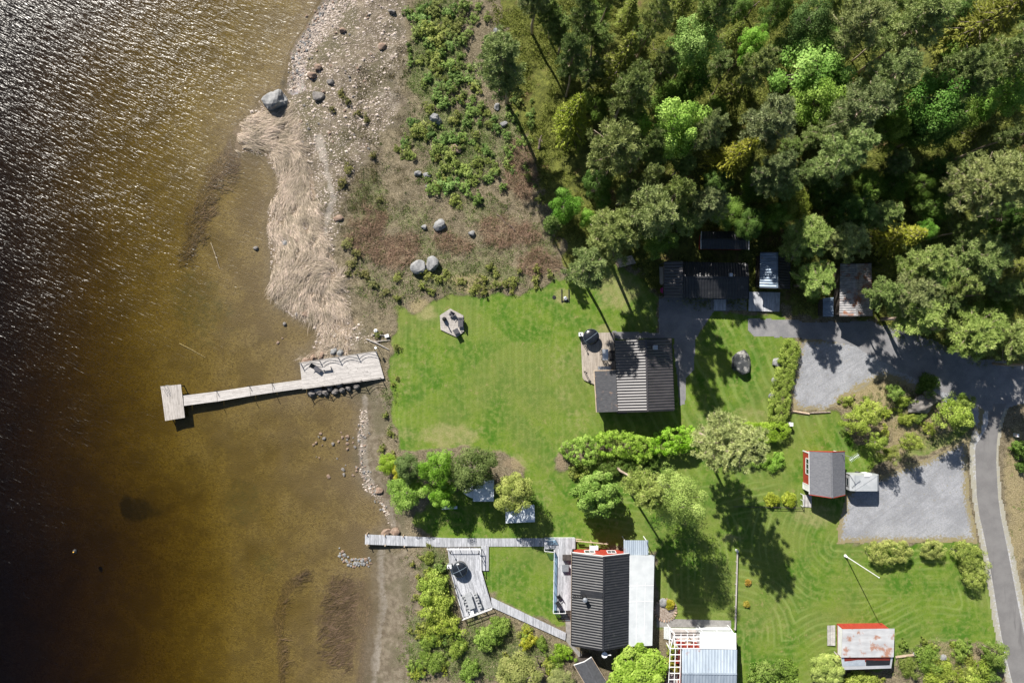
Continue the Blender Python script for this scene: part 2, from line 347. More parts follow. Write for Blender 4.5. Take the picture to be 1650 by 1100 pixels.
# ---------------------------------------------------------------- ground
def grid(x0, x1, y0, y1, res):
    xs = np.arange(x0, x1+res/2, res); ys = np.arange(y0, y1+res/2, res); X, Y = np.meshgrid(xs, ys)
    nx, ny = len(xs), len(ys); i = np.arange(nx*ny).reshape(ny, nx)
    F = np.stack([i[:-1,:-1], i[:-1,1:], i[1:,1:], i[1:,:-1]], -1).reshape(-1, 4)
    return X.ravel(), Y.ravel(), F
def axis(lo, hi, a, b, fine):
    s = list(np.arange(a, b+fine/2, fine)); st = fine; x = s[-1]
    while x < hi: st *= 1.35; x += st; s.append(x)
    st = fine; x = s[0]; pre = []
    while x > lo: st *= 1.35; x -= st; pre.append(x)
    return np.array(pre[::-1]+s)
gx = axis(-700, 700, -77, 77, .33); gy = axis(-600, 600, -52, 52, .33)
X, Y = np.meshgrid(gx, gy); nx, ny = len(gx), len(gy); X = X.ravel(); Y = Y.ravel()
ii = np.arange(nx*ny).reshape(ny, nx); F = np.stack([ii[:-1,:-1], ii[:-1,1:], ii[1:,1:], ii[1:,:-1]], -1).reshape(-1, 4)
D = shore_d(X, Y); Z = zg(X, Y, D)
nz = (fbm(X, Y, .6, 21)-.5)*2
lawn = np.zeros(len(X)); lawnd = np.full(len(X), -99.)
for L in LAWNS:
    d = sdf(X, Y, L); lawnd = np.maximum(lawnd, d); lawn = np.maximum(lawn, sstep(-1.1, .7, d+nz*.9))
forest = sstep(-1.2, 1.5, sdf(X, Y, [(740,-900),(2900,-900),(2900,560)]+FOREST[3:])+nz*2.5)
beach = np.zeros(len(X))
for L in (BEACH, BEACH2, BEACH3): beach = np.maximum(beach, sstep(-1.5, 1.5, sdf(X, Y, L)+nz*2.2))
straw = sstep(-.6, .6, sdf(X, Y, STRAW)+nz*.8)
dry = blobs(X, Y, DRY, 31); brush = blobs(X, Y, BRUSH, 32); green = blobs(X, Y, GREENS, 33)
def line_d(pts):
    p = W2(pts); r = np.full(len(X), 1e9)
    for (ax, ay), (bx, by) in zip(p[:-1], p[1:]):
        t = np.clip(((X-ax)*(bx-ax)+(Y-ay)*(by-ay))/((bx-ax)**2+(by-ay)**2+1e-9), 0, 1)
        r = np.minimum(r, np.hypot(X-ax-t*(bx-ax), Y-ay-t*(by-ay)))
    return r
sand = sstep(1.0, .2, line_d([(513,225),(522,255),(530,290),(538,320),(530,345),(522,375)])+nz*.7)+sstep(.9, .1, line_d([(586,640),(584,700),(586,745),(600,795),(622,815),(632,850)])+nz*.35)+sstep(1., .2, line_d([(612,890),(612,930),(616,985),(606,1040),(600,1110)])+nz*.4)*.8+sstep(2.6, .6, line_d([(640,60),(632,130),(628,165)])+nz*2)*.4
strip = sstep(1.6, .5, line_d([(530,-10),(520,15),(500,45),(482,70),(478,100),(474,140)])+nz*.7)+.6*sstep(.9, .2, line_d([(578,700),(580,745),(590,785)])+nz*.3)
weed = blobs(X, Y, [(275,965,36,120,.32),(300,900,30,60,.28),(390,810,50,40,.45),(320,500,70,80,.5),(420,910,30,20,.5)], 35)
dark = blobs(X, Y, [(182,826,15,22,1),(205,830,30,20,.8),(225,832,30,12,.7),(240,820,20,10,.4),(365,848,10,10,.5),(455,135,10,14,.8)], 36)
stub = np.maximum(sstep(3, .5, line_d([(300,400),(310,350),(340,290),(372,240)])+nz*1.5)*.9, sstep(1.1, .3, line_d([(488,928),(462,950),(447,985),(443,1020),(452,1055),(448,1110)])+nz*.7)*.9)
stub2 = blobs(X, Y, [(560,1010,60,100,.9),(500,1060,40,60,.6),(590,1060,30,80,1)], 37)
mow = np.where(X > 8, lawnd*1.0, X)
mow = np.where((X > 8) & (Y > -20), X*.55+Y*.25, mow)
A = np.stack([lawn, forest, beach, straw], 1); B = np.stack([dry/1.3, brush, green, np.clip(sand, 0, 1)], 1); Cc = np.stack([weed, dark, np.clip(stub+stub2*.75, 0, 1), np.clip(strip, 0, 1)], 1)
n = NT('ground_cover')
p = n.pos(); nf = n.noise(p, 6, 5, .65); nm = n.noise(p, 1.3, 5, .62); nl = n.noise(p, .22, 4, .6); nff = n.noise(p, 22, 3, .7)
spk = n.noise(p, 11, 2, .6)
lw, fo, be, st = n.attr('maskA', True); dr, br, gr, sa = n.attr('maskB', True); we, dk, sb, ss = n.attr('maskC', True)
jit = n.ma('MULTIPLY', n.ma('SUBTRACT', nm, .5), .9)
def soft(w, a=.35, b=.65): return n.rng(n.ma('ADD', w, jit), a, b)
# wild scrub: mottled dead stems, moss and soil
c = n.mix(n.rng(nm, .3, .7), (.085,.07,.042), (.205,.17,.112)); c = n.mix(n.rng(nf, .46, .7), c, (.33,.275,.195)); c = n.mix(n.rng(spk, .56, .7), c, (.06,.065,.025))
cg = n.mix(n.rng(nf, .35, .7), (.06,.10,.02), (.13,.19,.045)); c = n.mix(n.ma('MULTIPLY', n.rng(n.ma('ADD', gr, jit), .3, .8), n.rng(spk, .35, .6)), c, cg)
cb = n.mix(n.rng(nf, .3, .7), (.15,.115,.075), (.33,.25,.165)); c = n.mix(n.ma('MULTIPLY', soft(br, .3, .95), .62), c, n.mix(n.rng(spk, .5, .7), cb, (.36,.27,.17)))
# beach: grey brown silt with algae and pebbles
cbe = n.mix(n.rng(nm, .35, .68), (.125,.1,.07), (.225,.19,.14)); cbe = n.mix(n.rng(nl, .45, .62), cbe, (.12,.105,.065)); cbe = n.mix(n.rng(nff, .55, .75), cbe, (.38,.33,.275)); cbe = n.mix(n.rng(spk, .60, .72), cbe, (.07,.07,.03))
c = n.mix(soft(be), c, cbe)
cst = n.mix(n.rng(nf, .3, .7), (.17,.125,.085), (.34,.275,.205)); c = n.mix(soft(st), c, cst)
c = n.mix(n.ma('MULTIPLY', n.rng(n.ma('ADD', sa, n.ma('MULTIPLY', jit, 1.6)), .2, 1.0), .85), c, n.mix(n.rng(nf, .3, .7), (.25,.22,.18), (.38,.345,.30)))
vc = n.voro(p, 3.2); cst2 = n.n('ShaderNodeHueSaturation'); n.set(cst2.inputs['Color'], vc); cst2.inputs['Saturation'].default_value = .18; cst2.inputs['Value'].default_value = .45
c = n.mix(n.rng(ss, .3, .7), c, n.mix(.5, cst2.outputs[0], (.22,.175,.145)))
# dry grass
cd_ = n.mix(n.rng(nf, .3, .7), (.20,.16,.08), (.37,.305,.18)); cd_ = n.mix(n.rng(spk, .55, .7), cd_, (.13,.15,.05))
c = n.mix(n.rng(n.ma('ADD', dr, n.ma('MULTIPLY', jit, .8)), .3, .85), c, cd_)
# forest floor: moss, heather, needles
cf = n.mix(n.rng(nm, .3, .7), (.065,.075,.018), (.17,.185,.04)); cf = n.mix(n.rng(nf, .55, .75), cf, (.23,.22,.06)); cf = n.mix(n.rng(nl, .55, .7), cf, (.15,.10,.05)); cf = n.mix(n.rng(spk, .56, .7), cf, (.035,.045,.015))
c = n.mix(soft(fo), c, cf)
# lawn with mowing lines, clover and worn patches
mo = n.attr('mow'); wob = n.ma('MULTIPLY', n.noise(p, .22, 2), .9); gx_ = n.n('ShaderNodeSeparateXYZ'); n.set(gx_.inputs[0], p); patch = n.ma('MULTIPLY', n.rng(n.noise(p, .16, 3, .6), .35, .62), n.rng(gx_.outputs[0], 8, 16, .34, .85))
lines = n.ma('SINE', n.ma('MULTIPLY', n.ma('ADD', mo, wob), 6.6)); lines2 = n.ma('SINE', n.ma('MULTIPLY', n.ma('ADD', mo, wob), 3.3))
cl = n.mix(n.rng(nl, .38, .62), (.048,.126,.008), (.126,.188,.021)); cl = n.mix(n.ma('MULTIPLY', n.rng(nm, .42, .66), .85), cl, (.165,.208,.046)); cl = n.mix(n.ma('MULTIPLY', n.rng(n.noise(p, 3.2, 4, .7), .5, .68), .6), cl, (.042,.105,.009)); cl = n.mix(n.ma('MULTIPLY', n.rng(n.noise(n.pos((1,.35,1)), 2.1, 5, .7), .55, .7), .55), cl, (.21,.21,.085)); cl = n.mix(n.ma('MULTIPLY', n.rng(n.noise(p, .07, 3, .6), .42, .6), .45), cl, (.16,.175,.05)); cl = n.mix(n.ma('MULTIPLY', n.rng(nff, .45, .7), .75), cl, (.05,.10,.012))
cl = n.mix(n.ma('MULTIPLY', n.rng(lines, .1, 1), n.ma('MULTIPLY', patch, .46)), cl, (.22,.28,.085)); cl = n.mix(n.ma('MULTIPLY', n.rng(lines2, 0, 1), n.ma('MULTIPLY', patch, .32)), cl, (.05,.10,.012))
cld = n.mix(n.rng(nf, .3, .7), (.19,.175,.07), (.33,.29,.15))
cl = n.mix(n.ma('MULTIPLY', n.rng(n.ma('ADD', dr, n.ma('MULTIPLY', jit, .9)), .28, 1.0), .85), cl, cld)
cl = n.mix(n.rng(n.noise(p, .9, 6, .7), .57, .72), cl, (.2,.19,.07))
c = n.mix(n.rng(n.ma('ADD', lw, n.ma('MULTIPLY', n.ma('SUBTRACT', nf, .5), .9)), .3, .7), c, cl)
# lake bed: brown sand, weed, reed stubble (under the water line)
z = n.n('ShaderNodeSeparateXYZ'); n.set(z.inputs[0], n.n('ShaderNodeNewGeometry').outputs['Position'])
pr = n.pos((.5,1.6,1), math.radians(32)); rip = n.noise(pr, 3.6, 3, .6, .8); rp2 = n.noise(p, 2.4, 6, .75)
cw = n.mix(n.rng(rip, .38, .62), (.185,.132,.052), (.24,.178,.075)); cw = n.mix(n.ma('MULTIPLY', n.rng(rp2, .46, .64), .9), cw, (.095,.065,.03)); cw = n.mix(n.ma('MULTIPLY', n.rng(n.noise(p, 5.5, 4, .75, .6), .53, .68), .7), cw, (.36,.29,.16)); cw = n.mix(n.ma('MULTIPLY', n.rng(nl, .44, .62), .75), cw, (.125,.088,.04))
cw = n.mix(n.rng(n.ma('ADD', we, jit), .25, .9), cw, (.075,.08,.045)); cw = n.mix(n.rng(n.ma('ADD', dk, n.ma('MULTIPLY', jit, 1.1)), .15, 1.0), cw, (.02,.02,.014))
cw = n.mix(n.rng(n.ma('ADD', sb, jit), .3, .85), cw, n.mix(n.rng(n.noise(n.pos((1,.5,1)), 5, 4, .75, 1.2), .42, .66), (.06,.04,.022), (.24,.165,.1)))
c = n.mix(n.rng(z.outputs[2], WL+.06, WL-.03), c, cw)
wet = n.rng(z.outputs[2], WL+.16, WL+.02); c = n.mix(n.ma('MULTIPLY', wet, .45), c, (.09,.07,.045))
hb = n.ma('ADD', nf, n.ma('MULTIPLY', nff, .4)); lawnw = n.rng(lw, .3, .7)
hb = n.ma('MULTIPLY', hb, n.rng(lw, .2, .8, 1.3, .45)); nb = n.bump(hb, .8, .16)
gm = n.done(n.pbr(c, .9, 0, nb, .15))
go = put('ground', npmesh('ground', np.stack([X, Y, Z], 1), F, None, gm, {'maskA': A, 'maskB': B, 'maskC': Cc, 'mow': mow}, True))
tag(go, 'lawns, scrubby shore, forest floor and brown lake bed as one piece of land', 'ground', kind='structure')
# ---------------------------------------------------------------- water: clear peat-brown body with wind ripples
n = NT('peat_lake_water')
p1 = n.pos((.3,1.,1), math.radians(30)); p2 = n.pos((.34,1.2,1), math.radians(34)); p0 = n.pos()
gxp = n.n('ShaderNodeSeparateXYZ'); n.set(gxp.inputs[0], n.n('ShaderNodeNewGeometry').outputs['Position'])
expo = n.ma('ADD', gxp.outputs[0], n.ma('MULTIPLY', gxp.outputs[1], -.55)); amp = n.rng(expo, -84, -6, 1, .25)
gust = n.rng(n.noise(p0, .09, 3, .6), .3, .7, .6, 1.2)
hgt = n.ma('ADD', n.ma('MULTIPLY', n.noise(p1, 2.2, 2, .62, .5), .8), n.ma('ADD', n.ma('MULTIPLY', n.noise(p2, 5.0, 1, .5), .26), n.ma('MULTIPLY', n.noise(p0, 3.4, 0, .5), .035)))
nb = n.bump(n.ma('MULTIPLY', hgt, n.ma('MULTIPLY', amp, gust)), 1, .21)
fr = n.n('ShaderNodeFresnel'); n.set(fr.inputs[0], n.ma('SUBTRACT', 1.33, n.ma('MULTIPLY', n.n('ShaderNodeNewGeometry').outputs['Backfacing'], .329))); n.set(fr.inputs['Normal'], nb)
gl = n.n('ShaderNodeBsdfGlossy'); gl.inputs['Roughness'].default_value = .28; n.set(gl.inputs['Normal'], nb)
tr = n.n('ShaderNodeBsdfTransparent'); mx = n.n('ShaderNodeMixShader'); n.set(mx.inputs[0], fr.outputs[0]); n.set(mx.inputs[1], tr.outputs[0]); n.set(mx.inputs[2], gl.outputs[0])
va = n.n('ShaderNodeVolumeAbsorption'); va.inputs['Color'].default_value = (.725,.67,.14,1); va.inputs['Density'].default_value = 1.0
n.t.links.new(va.outputs[0], n.out.inputs['Volume']); M['water'] = n.done(mx.outputs[0])
mb = MB(); mb.box((-300, 0, (WL-9)/2-.0), (600-5, 1100, 9+WL*1.0+.0)); 
zs = sorted({v[2] for v in mb.v}); mb.v = [(x, y, WL if zz == zs[1] else -9.5) for x, y, zz in mb.v]
tag(mb.build('water', M['water']), 'brown clear lake water with wind ripples and sun glints', 'water', kind='structure')
# ---------------------------------------------------------------- hard surfaces
def sheet(name, polys, mat, label, zoff=.012, res=.2, en=.5, cat='ground'):
    pts = np.concatenate([W2(q) for q in polys]); x0, y0 = pts.min(0)-.6; x1, y1 = pts.max(0)+.6
    X, Y, F = grid(x0, x1, y0, y1, res); d = np.max([sdf(X, Y, q) for q in polys], 0)
    e = d+(fbm(X, Y, 1.1, 41, 4)-.5)*2*en; keep = (e > 0)[F].all(1); F = F[keep]
    u = np.unique(F); mp = np.zeros(len(X), int); mp[u] = np.arange(len(u))
    V = np.stack([X, Y, zg(X, Y)*0+zoff+np.maximum(0, zg(X, Y))], 1)[u]
    return tag(put(name, npmesh(name, V, mp[F], None, mat, {'edge': e[u]}, True)), label, cat, kind='structure')
def stone_mat(name, c1, c2, weed, big=.3, wl=.35):
    n = NT(name); p = n.pos(); v = n.voro(p, 9); h = n.n('ShaderNodeSeparateColor'); n.set(h.inputs[0], v); f = n.noise(p, big, 4, .6); g = n.noise(p, 3, 5, .65)
    c = n.mix(h.outputs[0], c1, c2); c = n.mix(n.ma('MULTIPLY', n.rng(f, .4, .66), .45), c, tuple(x*.62 for x in c1)); c = n.mix(n.ma('MULTIPLY', n.rng(n.noise(p, 14, 2), .6, .75), .5), c, tuple(x*1.5 for x in c2))
    ew = n.rng(n.attr('edge'), 1.6, 0); c = n.mix(n.rng(n.ma('ADD', g, n.ma('MULTIPLY', ew, .36)), .58, .76), c, weed)
    tk = n.noise(n.pos((.22,2.2,1), math.radians(-35)), .8, 3, .6); c = n.mix(n.ma('MULTIPLY', n.rng(tk, .5, .64), .32), c, tuple(x*.7 for x in c1)); c = n.mix(n.rng(n.noise(p, .6, 6, .75), .59, .72), c, tuple(a*.5+b*.5 for a, b in zip(weed, c1)))
    return n.done(n.pbr(c, .9, 0, n.bump(n.ma('ADD', h.outputs[1], g), .5, .04), .25))
gravel = stone_mat('grey_gravel', (.225,.232,.25), (.32,.325,.342), (.22,.185,.1)); shoulder = stone_mat('road_shoulder_gravel', (.34,.34,.35), (.43,.43,.44), (.29,.275,.22))
n = NT('asphalt'); p = n.pos(); f = n.noise(p, .5, 4, .6); g = n.noise(p, 20, 3, .7)
c = n.mix(n.rng(f, .35, .65), (.135,.13,.13), (.165,.16,.158)); c = n.mix(n.rng(g, .5, .75), c, (.2,.195,.19)); c = n.mix(n.rng(n.noise(n.pos((1,.12,1)), .9, 4, .6), .58, .72), c, (.115,.11,.11))
asph = n.done(n.pbr(c, .85, 0, n.bump(g, .3, .01), .35))
n = NT('old_paving'); p = n.pos(); f = n.noise(p, .5, 5, .6); g = n.noise(p, 9, 4, .7)
c = n.mix(n.rng(f, .35, .65), (.15,.15,.16), (.21,.205,.21)); c = n.mix(n.rng(g, .5, .75), c, (.27,.265,.26)); paving = n.done(n.pbr(c, .85, 0, n.bump(g, .4, .02), .3))
AL = [(1589,650),(1584,665),(1574,700),(1571,726),(1572,756),(1574,800),(1578,830),(1585,860),(1594,905),(1605,972),(1614,1026),(1622,1062),(1633,1105),(1650,1160),(1690,1260)]
AR = [(1622,650),(1619,656),(1610,682),(1606,713),(1605,745),(1608,800),(1612,830),(1618,860),(1625,894),(1639,968),(1651,1026),(1660,1062),(1672,1105),(1690,1160),(1735,1260)]
def offs(line, k): return [(x+k*(1 if i < 3 else 1), y) for i, (x, y) in enumerate(line)]
OL = [(1560,648),(1574,662),(1564,700),(1560,735),(1562,767),(1566,800),(1569,830),(1575,860),(1583,900),(1594,970),(1602,1020),(1611,1062),(1622,1105),(1639,1160),(1679,1260)]
OR = [(1640,640),(1625,658),(1616,687),(1611,722),(1611,748),(1615,800),(1621,830),(1628,860),(1636,894),(1651,968),(1664,1026),(1674,1062),(1686,1105),(1704,1160),(1750,1260)]
sheet('road_shoulder', [OL+OR[::-1]], shoulder, 'pale grey gravel shoulder along both sides of the asphalt road', .008, .2, .14, 'road shoulder')
sheet('gravel_yard', [[(1286,545),(1400,540),(1560,640),(1590,655),(1580,700),(1440,612),(1415,612),(1365,640),(1340,662),(1280,664),(1270,640)]], gravel, 'grey gravel parking yard east of the upright hedge', .010, .2, .55, 'gravel yard')
sheet('gravel_yard', [[(1348,876),(1350,845),(1362,800),(1375,768),(1420,765),(1470,745),(1500,735),(1540,712),(1562,700),(1560,735),(1563,800),(1575,862),(1577,875)]], gravel, 'grey gravel yard between red cabin, box trailer and road', .010, .2, .3, 'gravel yard')
sheet('forest_lane', [[(1205,511),(1270,514),(1330,518),(1400,516),(1450,530),(1500,545),(1560,572),(1650,588),(1720,590),(1720,640),(1650,650),(1622,658),(1586,664),(1556,645),(1490,622),(1430,590),(1380,560),(1320,548),(1262,545),(1215,542),(1203,530)]], paving, 'shaded asphalt lane running along the edge of the forest', .016, .2, .25, 'lane')
sheet('driveway', [[(1060,478),(1080,470),(1205,470),(1205,500),(1151,502),(1137,522),(1121,548),(1119,597),(1107,608),(1105,653),(1095,653),(1085,560),(1085,545),(1000,547),(985,545),(985,532),(1002,534),(1060,535)]], paving, 'grey paved driveway wrapping the dark roofed house', .016, .15, .06, 'driveway')
def flat(name, poly, mat, z, label, cat):
    p = W2(poly); me = bpy.data.meshes.new(name); me.from_pydata([(x, y, z) for x, y in p], [], [tuple(range(len(p)))]); me.materials.append(mat); me.update()
    if me.polygons[0].normal.z < 0: me.flip_normals()
    return tag(put(name, me), label, cat, kind='structure')
flat('road', AL+AR[::-1], asph, .03, 'narrow grey asphalt road curving down the right side', 'road')
flat('footpath', [(1058,996),(1178,999),(1178,1011),(1058,1010)], M['concrete'], .016, 'grey concrete path between the white roofed house and pergola', 'path')
flat('footpath', [(911,985),(921,985),(921,1036),(946,1062),(940,1067),(912,1032)], M['concrete'], .016, 'pale concrete path along the west wall of the big house', 'path')
# ---------------------------------------------------------------- plant generators (numpy leaf clouds)
def unit(v): return v/np.maximum(np.linalg.norm(v, axis=-1, keepdims=True), 1e-6)
def rnd_dirs(r, n, up=0.0):
    v = r.normal(size=(n, 3)); v[:, 2] += up; return unit(v)
def blades(r, C, Dv, ln, wd):
    n = len(C); q = unit(np.cross(Dv, rnd_dirs(r, n))); ln = np.broadcast_to(ln, n)[:, None]; wd = np.broadcast_to(wd, n)[:, None]
    V = np.stack([C-q*wd, C+q*wd, C+Dv*ln], 1).reshape(-1, 3); return V, np.arange(3*n).reshape(n, 3)
def leaves(r, C, Nm, sz, asp=.62):
    n = len(C); t = unit(np.cross(Nm, rnd_dirs(r, n))); b = np.cross(Nm, t); s = np.broadcast_to(sz, n)[:, None]
    bend = Nm*s*.25
    V = np.stack([C-t*s, C-b*s*asp+bend, C+t*s, C+b*s*asp+bend], 1).reshape(-1, 3); return V, np.arange(4*n).reshape(n, 4)
def clumps(r, cen, rad, per, up=.6, flat=.8):
    """points on and in blobs round the centres, with outward normals and a per-blob tone"""
    n = len(cen)*per; c = np.repeat(cen, per, 0); R = np.repeat(np.broadcast_to(rad, len(cen)), per)[:, None]
    d = rnd_dirs(r, n, .35); rr = r.uniform(.45, 1.0, (n, 1))**.6; q = c+d*R*rr*np.array([1, 1, flat])
    tone = np.repeat(np.clip(.5+r.normal(0, .17, len(cen)), .1, .9), per)+r.normal(0, .13, n)
    return q, unit(d+rnd_dirs(r, n)*.75+np.array([0, 0, up])), np.clip(tone, 0, 1)
def limb(mb, a, b, r0, r1, bow=.1, n=5, k=4):
    a, b = Vector(a), Vector(b); L = (b-a).length; o = Vector((random.uniform(-1,1), random.uniform(-1,1), random.uniform(.2,1)))*bow*L
    mb.tube([a.lerp(b, i/(n-1))+o*math.sin(math.pi*i/(n-1)) for i in range(n)], [r0+(r1-r0)*i/(n-1) for i in range(n)], k); return mb
KIND = {}
def trunk_pts(r, h, lean=.03):
    a, b = r.uniform(0, 6.28, 2); return [Vector((lean*h*(i/6)**1.5*math.cos(a)+.012*h*math.sin(i*1.3+b), lean*h*(i/6)**1.5*math.sin(a)+.012*h*math.cos(i*1.1+b), h*i/6)) for i in range(7)]
def on(pts, t):
    t = min(max(t, 0), .9999)*(len(pts)-1); i = int(t); return pts[i].lerp(pts[i+1], t-i)
def mk_pine(key, seed, h=16, R=3.2, base=.5, nb=44, dens=1.0):
    r = np.random.default_rng(seed); random.seed(seed); mb = MB(); tp = trunk_pts(r, h)
    tp[0] = Vector((0,0,-.4)); mb.tube(tp, [.25,.21,.18,.15,.12,.08,.03], 8)
    C = []; T = []; Dv = []
    for i in range(nb):
        t = (i+.5)/nb; zz = base+(1-base)*t**.92; a = i*2.4+r.uniform(-.5, .5)
        prof = math.sqrt(max(.02, 1-(t*.96)**2.4))*(.62+.38*min(1, t*3.2)); L = R*prof*r.uniform(.62, 1.12)
        p0 = on(tp, zz); rise = r.uniform(.05, .4)+.5*t; d = Vector((math.cos(a), math.sin(a), rise)).normalized(); p1 = p0+d*L+Vector((0,0,-.1*L+.08))
        limb(mb, p0, p1, .075, .022, .08, 4)
        k = max(4, int(8*L/R+2))
        for s in np.linspace(.3, 1, k):
            lat = Vector((-math.sin(a), math.cos(a), 0))*r.normal(0, .2*L*(.4+s*.4)); c = p0.lerp(p1, s)+lat+Vector((0,0,r.normal(.08, .16)))
            if abs(lat.length) > .25: mb.tube([p0.lerp(p1, s*.85), c], [.02, .008], 3)
            tone = min(.95, max(.05, .5+r.normal(0, .16))); m = int(95*dens); rd = r.uniform(.3, .5)
            dd = rnd_dirs(r, m, .55); C.append(np.array(c)+dd*rd*r.uniform(.1, .75, (m, 1))*np.array([1,1,.7])); Dv.append(unit(dd+np.array([0,0,.25]))); T.append(np.clip(tone+r.normal(0, .12, m), 0, 1))
    C = np.concatenate(C); Dv = np.concatenate(Dv); T = np.concatenate(T); V, F = blades(r, C, Dv, r.uniform(.17, .33, len(C)), r.uniform(.026, .045, len(C)))
    KIND[key] = ('pine_tree', mesh_of(mb, 'pine_trunk', M['pine_bark']), npmesh('pine_crown', V, F, T, M['needle']), h, R, (1+base)/2+.02)
def mesh_of(mb, name, mat):
    o = mb.build(name, mat, smooth=True); me = o.data; bpy.data.objects.remove(o); return me
def mk_spruce(key, seed, h=13, R=2.5):
    r = np.random.default_rng(seed); random.seed(seed); mb = MB(); tp = trunk_pts(r, h, .01); tp[0] = Vector((0,0,-.4)); mb.tube(tp, [.2,.17,.14,.11,.08,.05,.02], 8)
    C = []; Dv = []; T = []
    for i in range(92):
        t = (i+.5)/92; a = i*2.4+r.uniform(-.4, .4); L = R*(1-t)**.75*r.uniform(.72, 1.1)+.15; p0 = on(tp, .1+.88*t); p1 = p0+Vector((math.cos(a)*L, math.sin(a)*L, -.28*L+.3*t))
        mb.tube([p0, p0.lerp(p1, .5)+Vector((0,0,.06*L)), p1], [.035,.02,.008], 3); m = int(26+95*L/R); s = r.uniform(.15, 1, m); side = r.choice([-1, 1], m)
        dr = np.array([math.cos(a), math.sin(a), 0]); la = np.array([-math.sin(a), math.cos(a), 0]); w = .42*L*(1-s)*r.uniform(.2, 1, m)+.04
        c = np.array(p0)+np.outer(s, np.array(p1-p0))+np.outer(w*side, la)+np.stack([0*s, 0*s, r.normal(0, .05, m)+.1*np.sin(s*3.1)*L], 1)
        C.append(c); Dv.append(unit(dr*.7+np.outer(side*.7, la)+rnd_dirs(r, m)*.45+np.array([0,0,.12]))); tone = min(.95, max(.05, .5+r.normal(0, .14))); T.append(np.clip(tone+r.normal(0, .1, m)+.25*(s-.5), 0, 1))
    C = np.concatenate(C); Dv = np.concatenate(Dv); T = np.concatenate(T); V, F = blades(r, C, Dv, r.uniform(.22, .38, len(C)), r.uniform(.05, .08, len(C)))
    KIND[key] = ('spruce_tree', mesh_of(mb, 'spruce_trunk', M['bark']), npmesh('spruce_crown', V, F, T, M['needle']), h, R, .5)
def mk_broad(key, seed, h=11, R=3, ncl=70, per=120, cz=.62, az=.36, leaf=.15, crad=.3, lump=.25, name='broadleaf_tree'):
    r = np.random.default_rng(seed); random.seed(seed); mb = MB(); tp = trunk_pts(r, h*.85, .03); tp[0] = Vector((0,0,-.4)); k = h/11; mb.tube(tp, [.2*k,.16*k,.13*k,.1*k,.08*k,.05*k,.02*k], 7)
    d = rnd_dirs(r, ncl, .25); rr = r.uniform(.25, 1, (ncl, 1))**.45; ph = r.uniform(0, 6.28, 3); az_ = np.arctan2(d[:, 1], d[:, 0]); lob = 1+lump*np.sin(az_*3+ph[0])*.6+lump*np.sin(az_*5+ph[1])*.4+r.normal(0, .06, ncl)
    cen = d*rr*np.array([R*.86, R*.86, h*az*.9])*lob[:, None]; cen[:, 2] += h*cz
    for i in range(0, ncl, 2):
        c = Vector(cen[i]); z0 = min(.97, max(.25, (c.z-.35*math.hypot(c.x, c.y))/(h*.85))); limb(mb, on(tp, z0), c, .05*k, .012, .08, 4)
    q, Nn, T = clumps(r, cen, r.uniform(.75, 1.2, ncl)*crad*R, per); V, F = leaves(r, q, Nn, r.uniform(.65, 1.2, len(q))*leaf)
    KIND[key] = (name, mesh_of(mb, 'tree_trunk', M['bark']), npmesh('leafy_crown', V, F, T, M['leaf']), h, R, cz)
def mk_shrub(key, seed, h=1.3, R=1.0, ncl=26, per=42, leaf=.085, cz=.55, neat=False):
    r = np.random.default_rng(seed); random.seed(seed); mb = MB()
    d = rnd_dirs(r, ncl, .5); d[:, 2] = np.abs(d[:, 2]); rr = r.uniform(.2, 1, (ncl, 1))**.5; ph = r.uniform(0, 6.28, 4); aa = np.arctan2(d[:,1], d[:,0]); lob = 1+.34*np.sin(2*aa+ph[0])+.25*np.sin(3*aa+ph[1])+.15*np.sin(5*aa+ph[2])+r.normal(0, .12, ncl); lob = np.ones(ncl) if neat else lob; cen = d*rr*np.array([R*.9, R*.9, h*.7])*lob[:, None]; cen[:, 2] = np.abs(cen[:, 2])*r.uniform(.5, 1.1, ncl)+.12
    for i in range(ncl):
        c = Vector(cen[i]); limb(mb, (c.x*.15, c.y*.15, -.15), c, .018, .006, .1, 3, 3)
    q, Nn, T = clumps(r, cen, r.uniform(.45, 1.35, ncl)*.27*R, per); V, F = leaves(r, q, Nn, r.uniform(.6, 1.2, len(q))*leaf); 
    KIND[key] = ('shrub', mesh_of(mb, 'shrub_stems', M['twig']), npmesh('shrub_foliage', V, F, T, M['leaf']), h, R, .6)
for i in range(5): mk_pine('P%d' % i, 100+i, h=15+i % 3, R=3.1, base=(.5,.42,.56,.46,.6)[i], nb=(46,52,40,48,38)[i])
mk_pine('PT', 140, h=20, R=4.3, base=.36, nb=100, dens=1.35); mk_pine('PR', 141, h=19, R=3.0, base=.5, nb=66, dens=1.35)
for i in range(2): mk_spruce('S%d' % i, 200+i)
for i in range(4): mk_broad('B%d' % i, 300+i, h=11, R=3, lump=(.3,.2,.35,.25)[i], ncl=(64,78,58,70)[i], leaf=(.105,.1,.115,.105)[i], per=210, az=(.36,.4,.38,.34)[i])
mk_broad('BR', 320, h=8, R=3.2, ncl=110, per=150, cz=.58, az=.4, leaf=.15, crad=.22, lump=.06); mk_broad('BW', 321, h=15, R=3.4, ncl=115, per=190, cz=.6, az=.36, leaf=.085, crad=.26, lump=.3, name='birch_tree')
mk_broad('D0', 330, h=9, R=2.6, ncl=80, per=190, cz=.56, az=.42, leaf=.082, crad=.24, lump=.12)
mk_broad('BS', 350, h=6, R=2, ncl=46, per=120, cz=.55, az=.42, leaf=.085, crad=.26, lump=.3, name='sapling'); mk_broad('BX', 351, h=6, R=2, ncl=40, per=120, cz=.57, az=.4, leaf=.085, crad=.28, lump=.35, name='sapling')
for i in range(5): mk_shrub('H%d' % i, 400+i, h=(1.2,1.5,1.,1.7,1.3)[i])
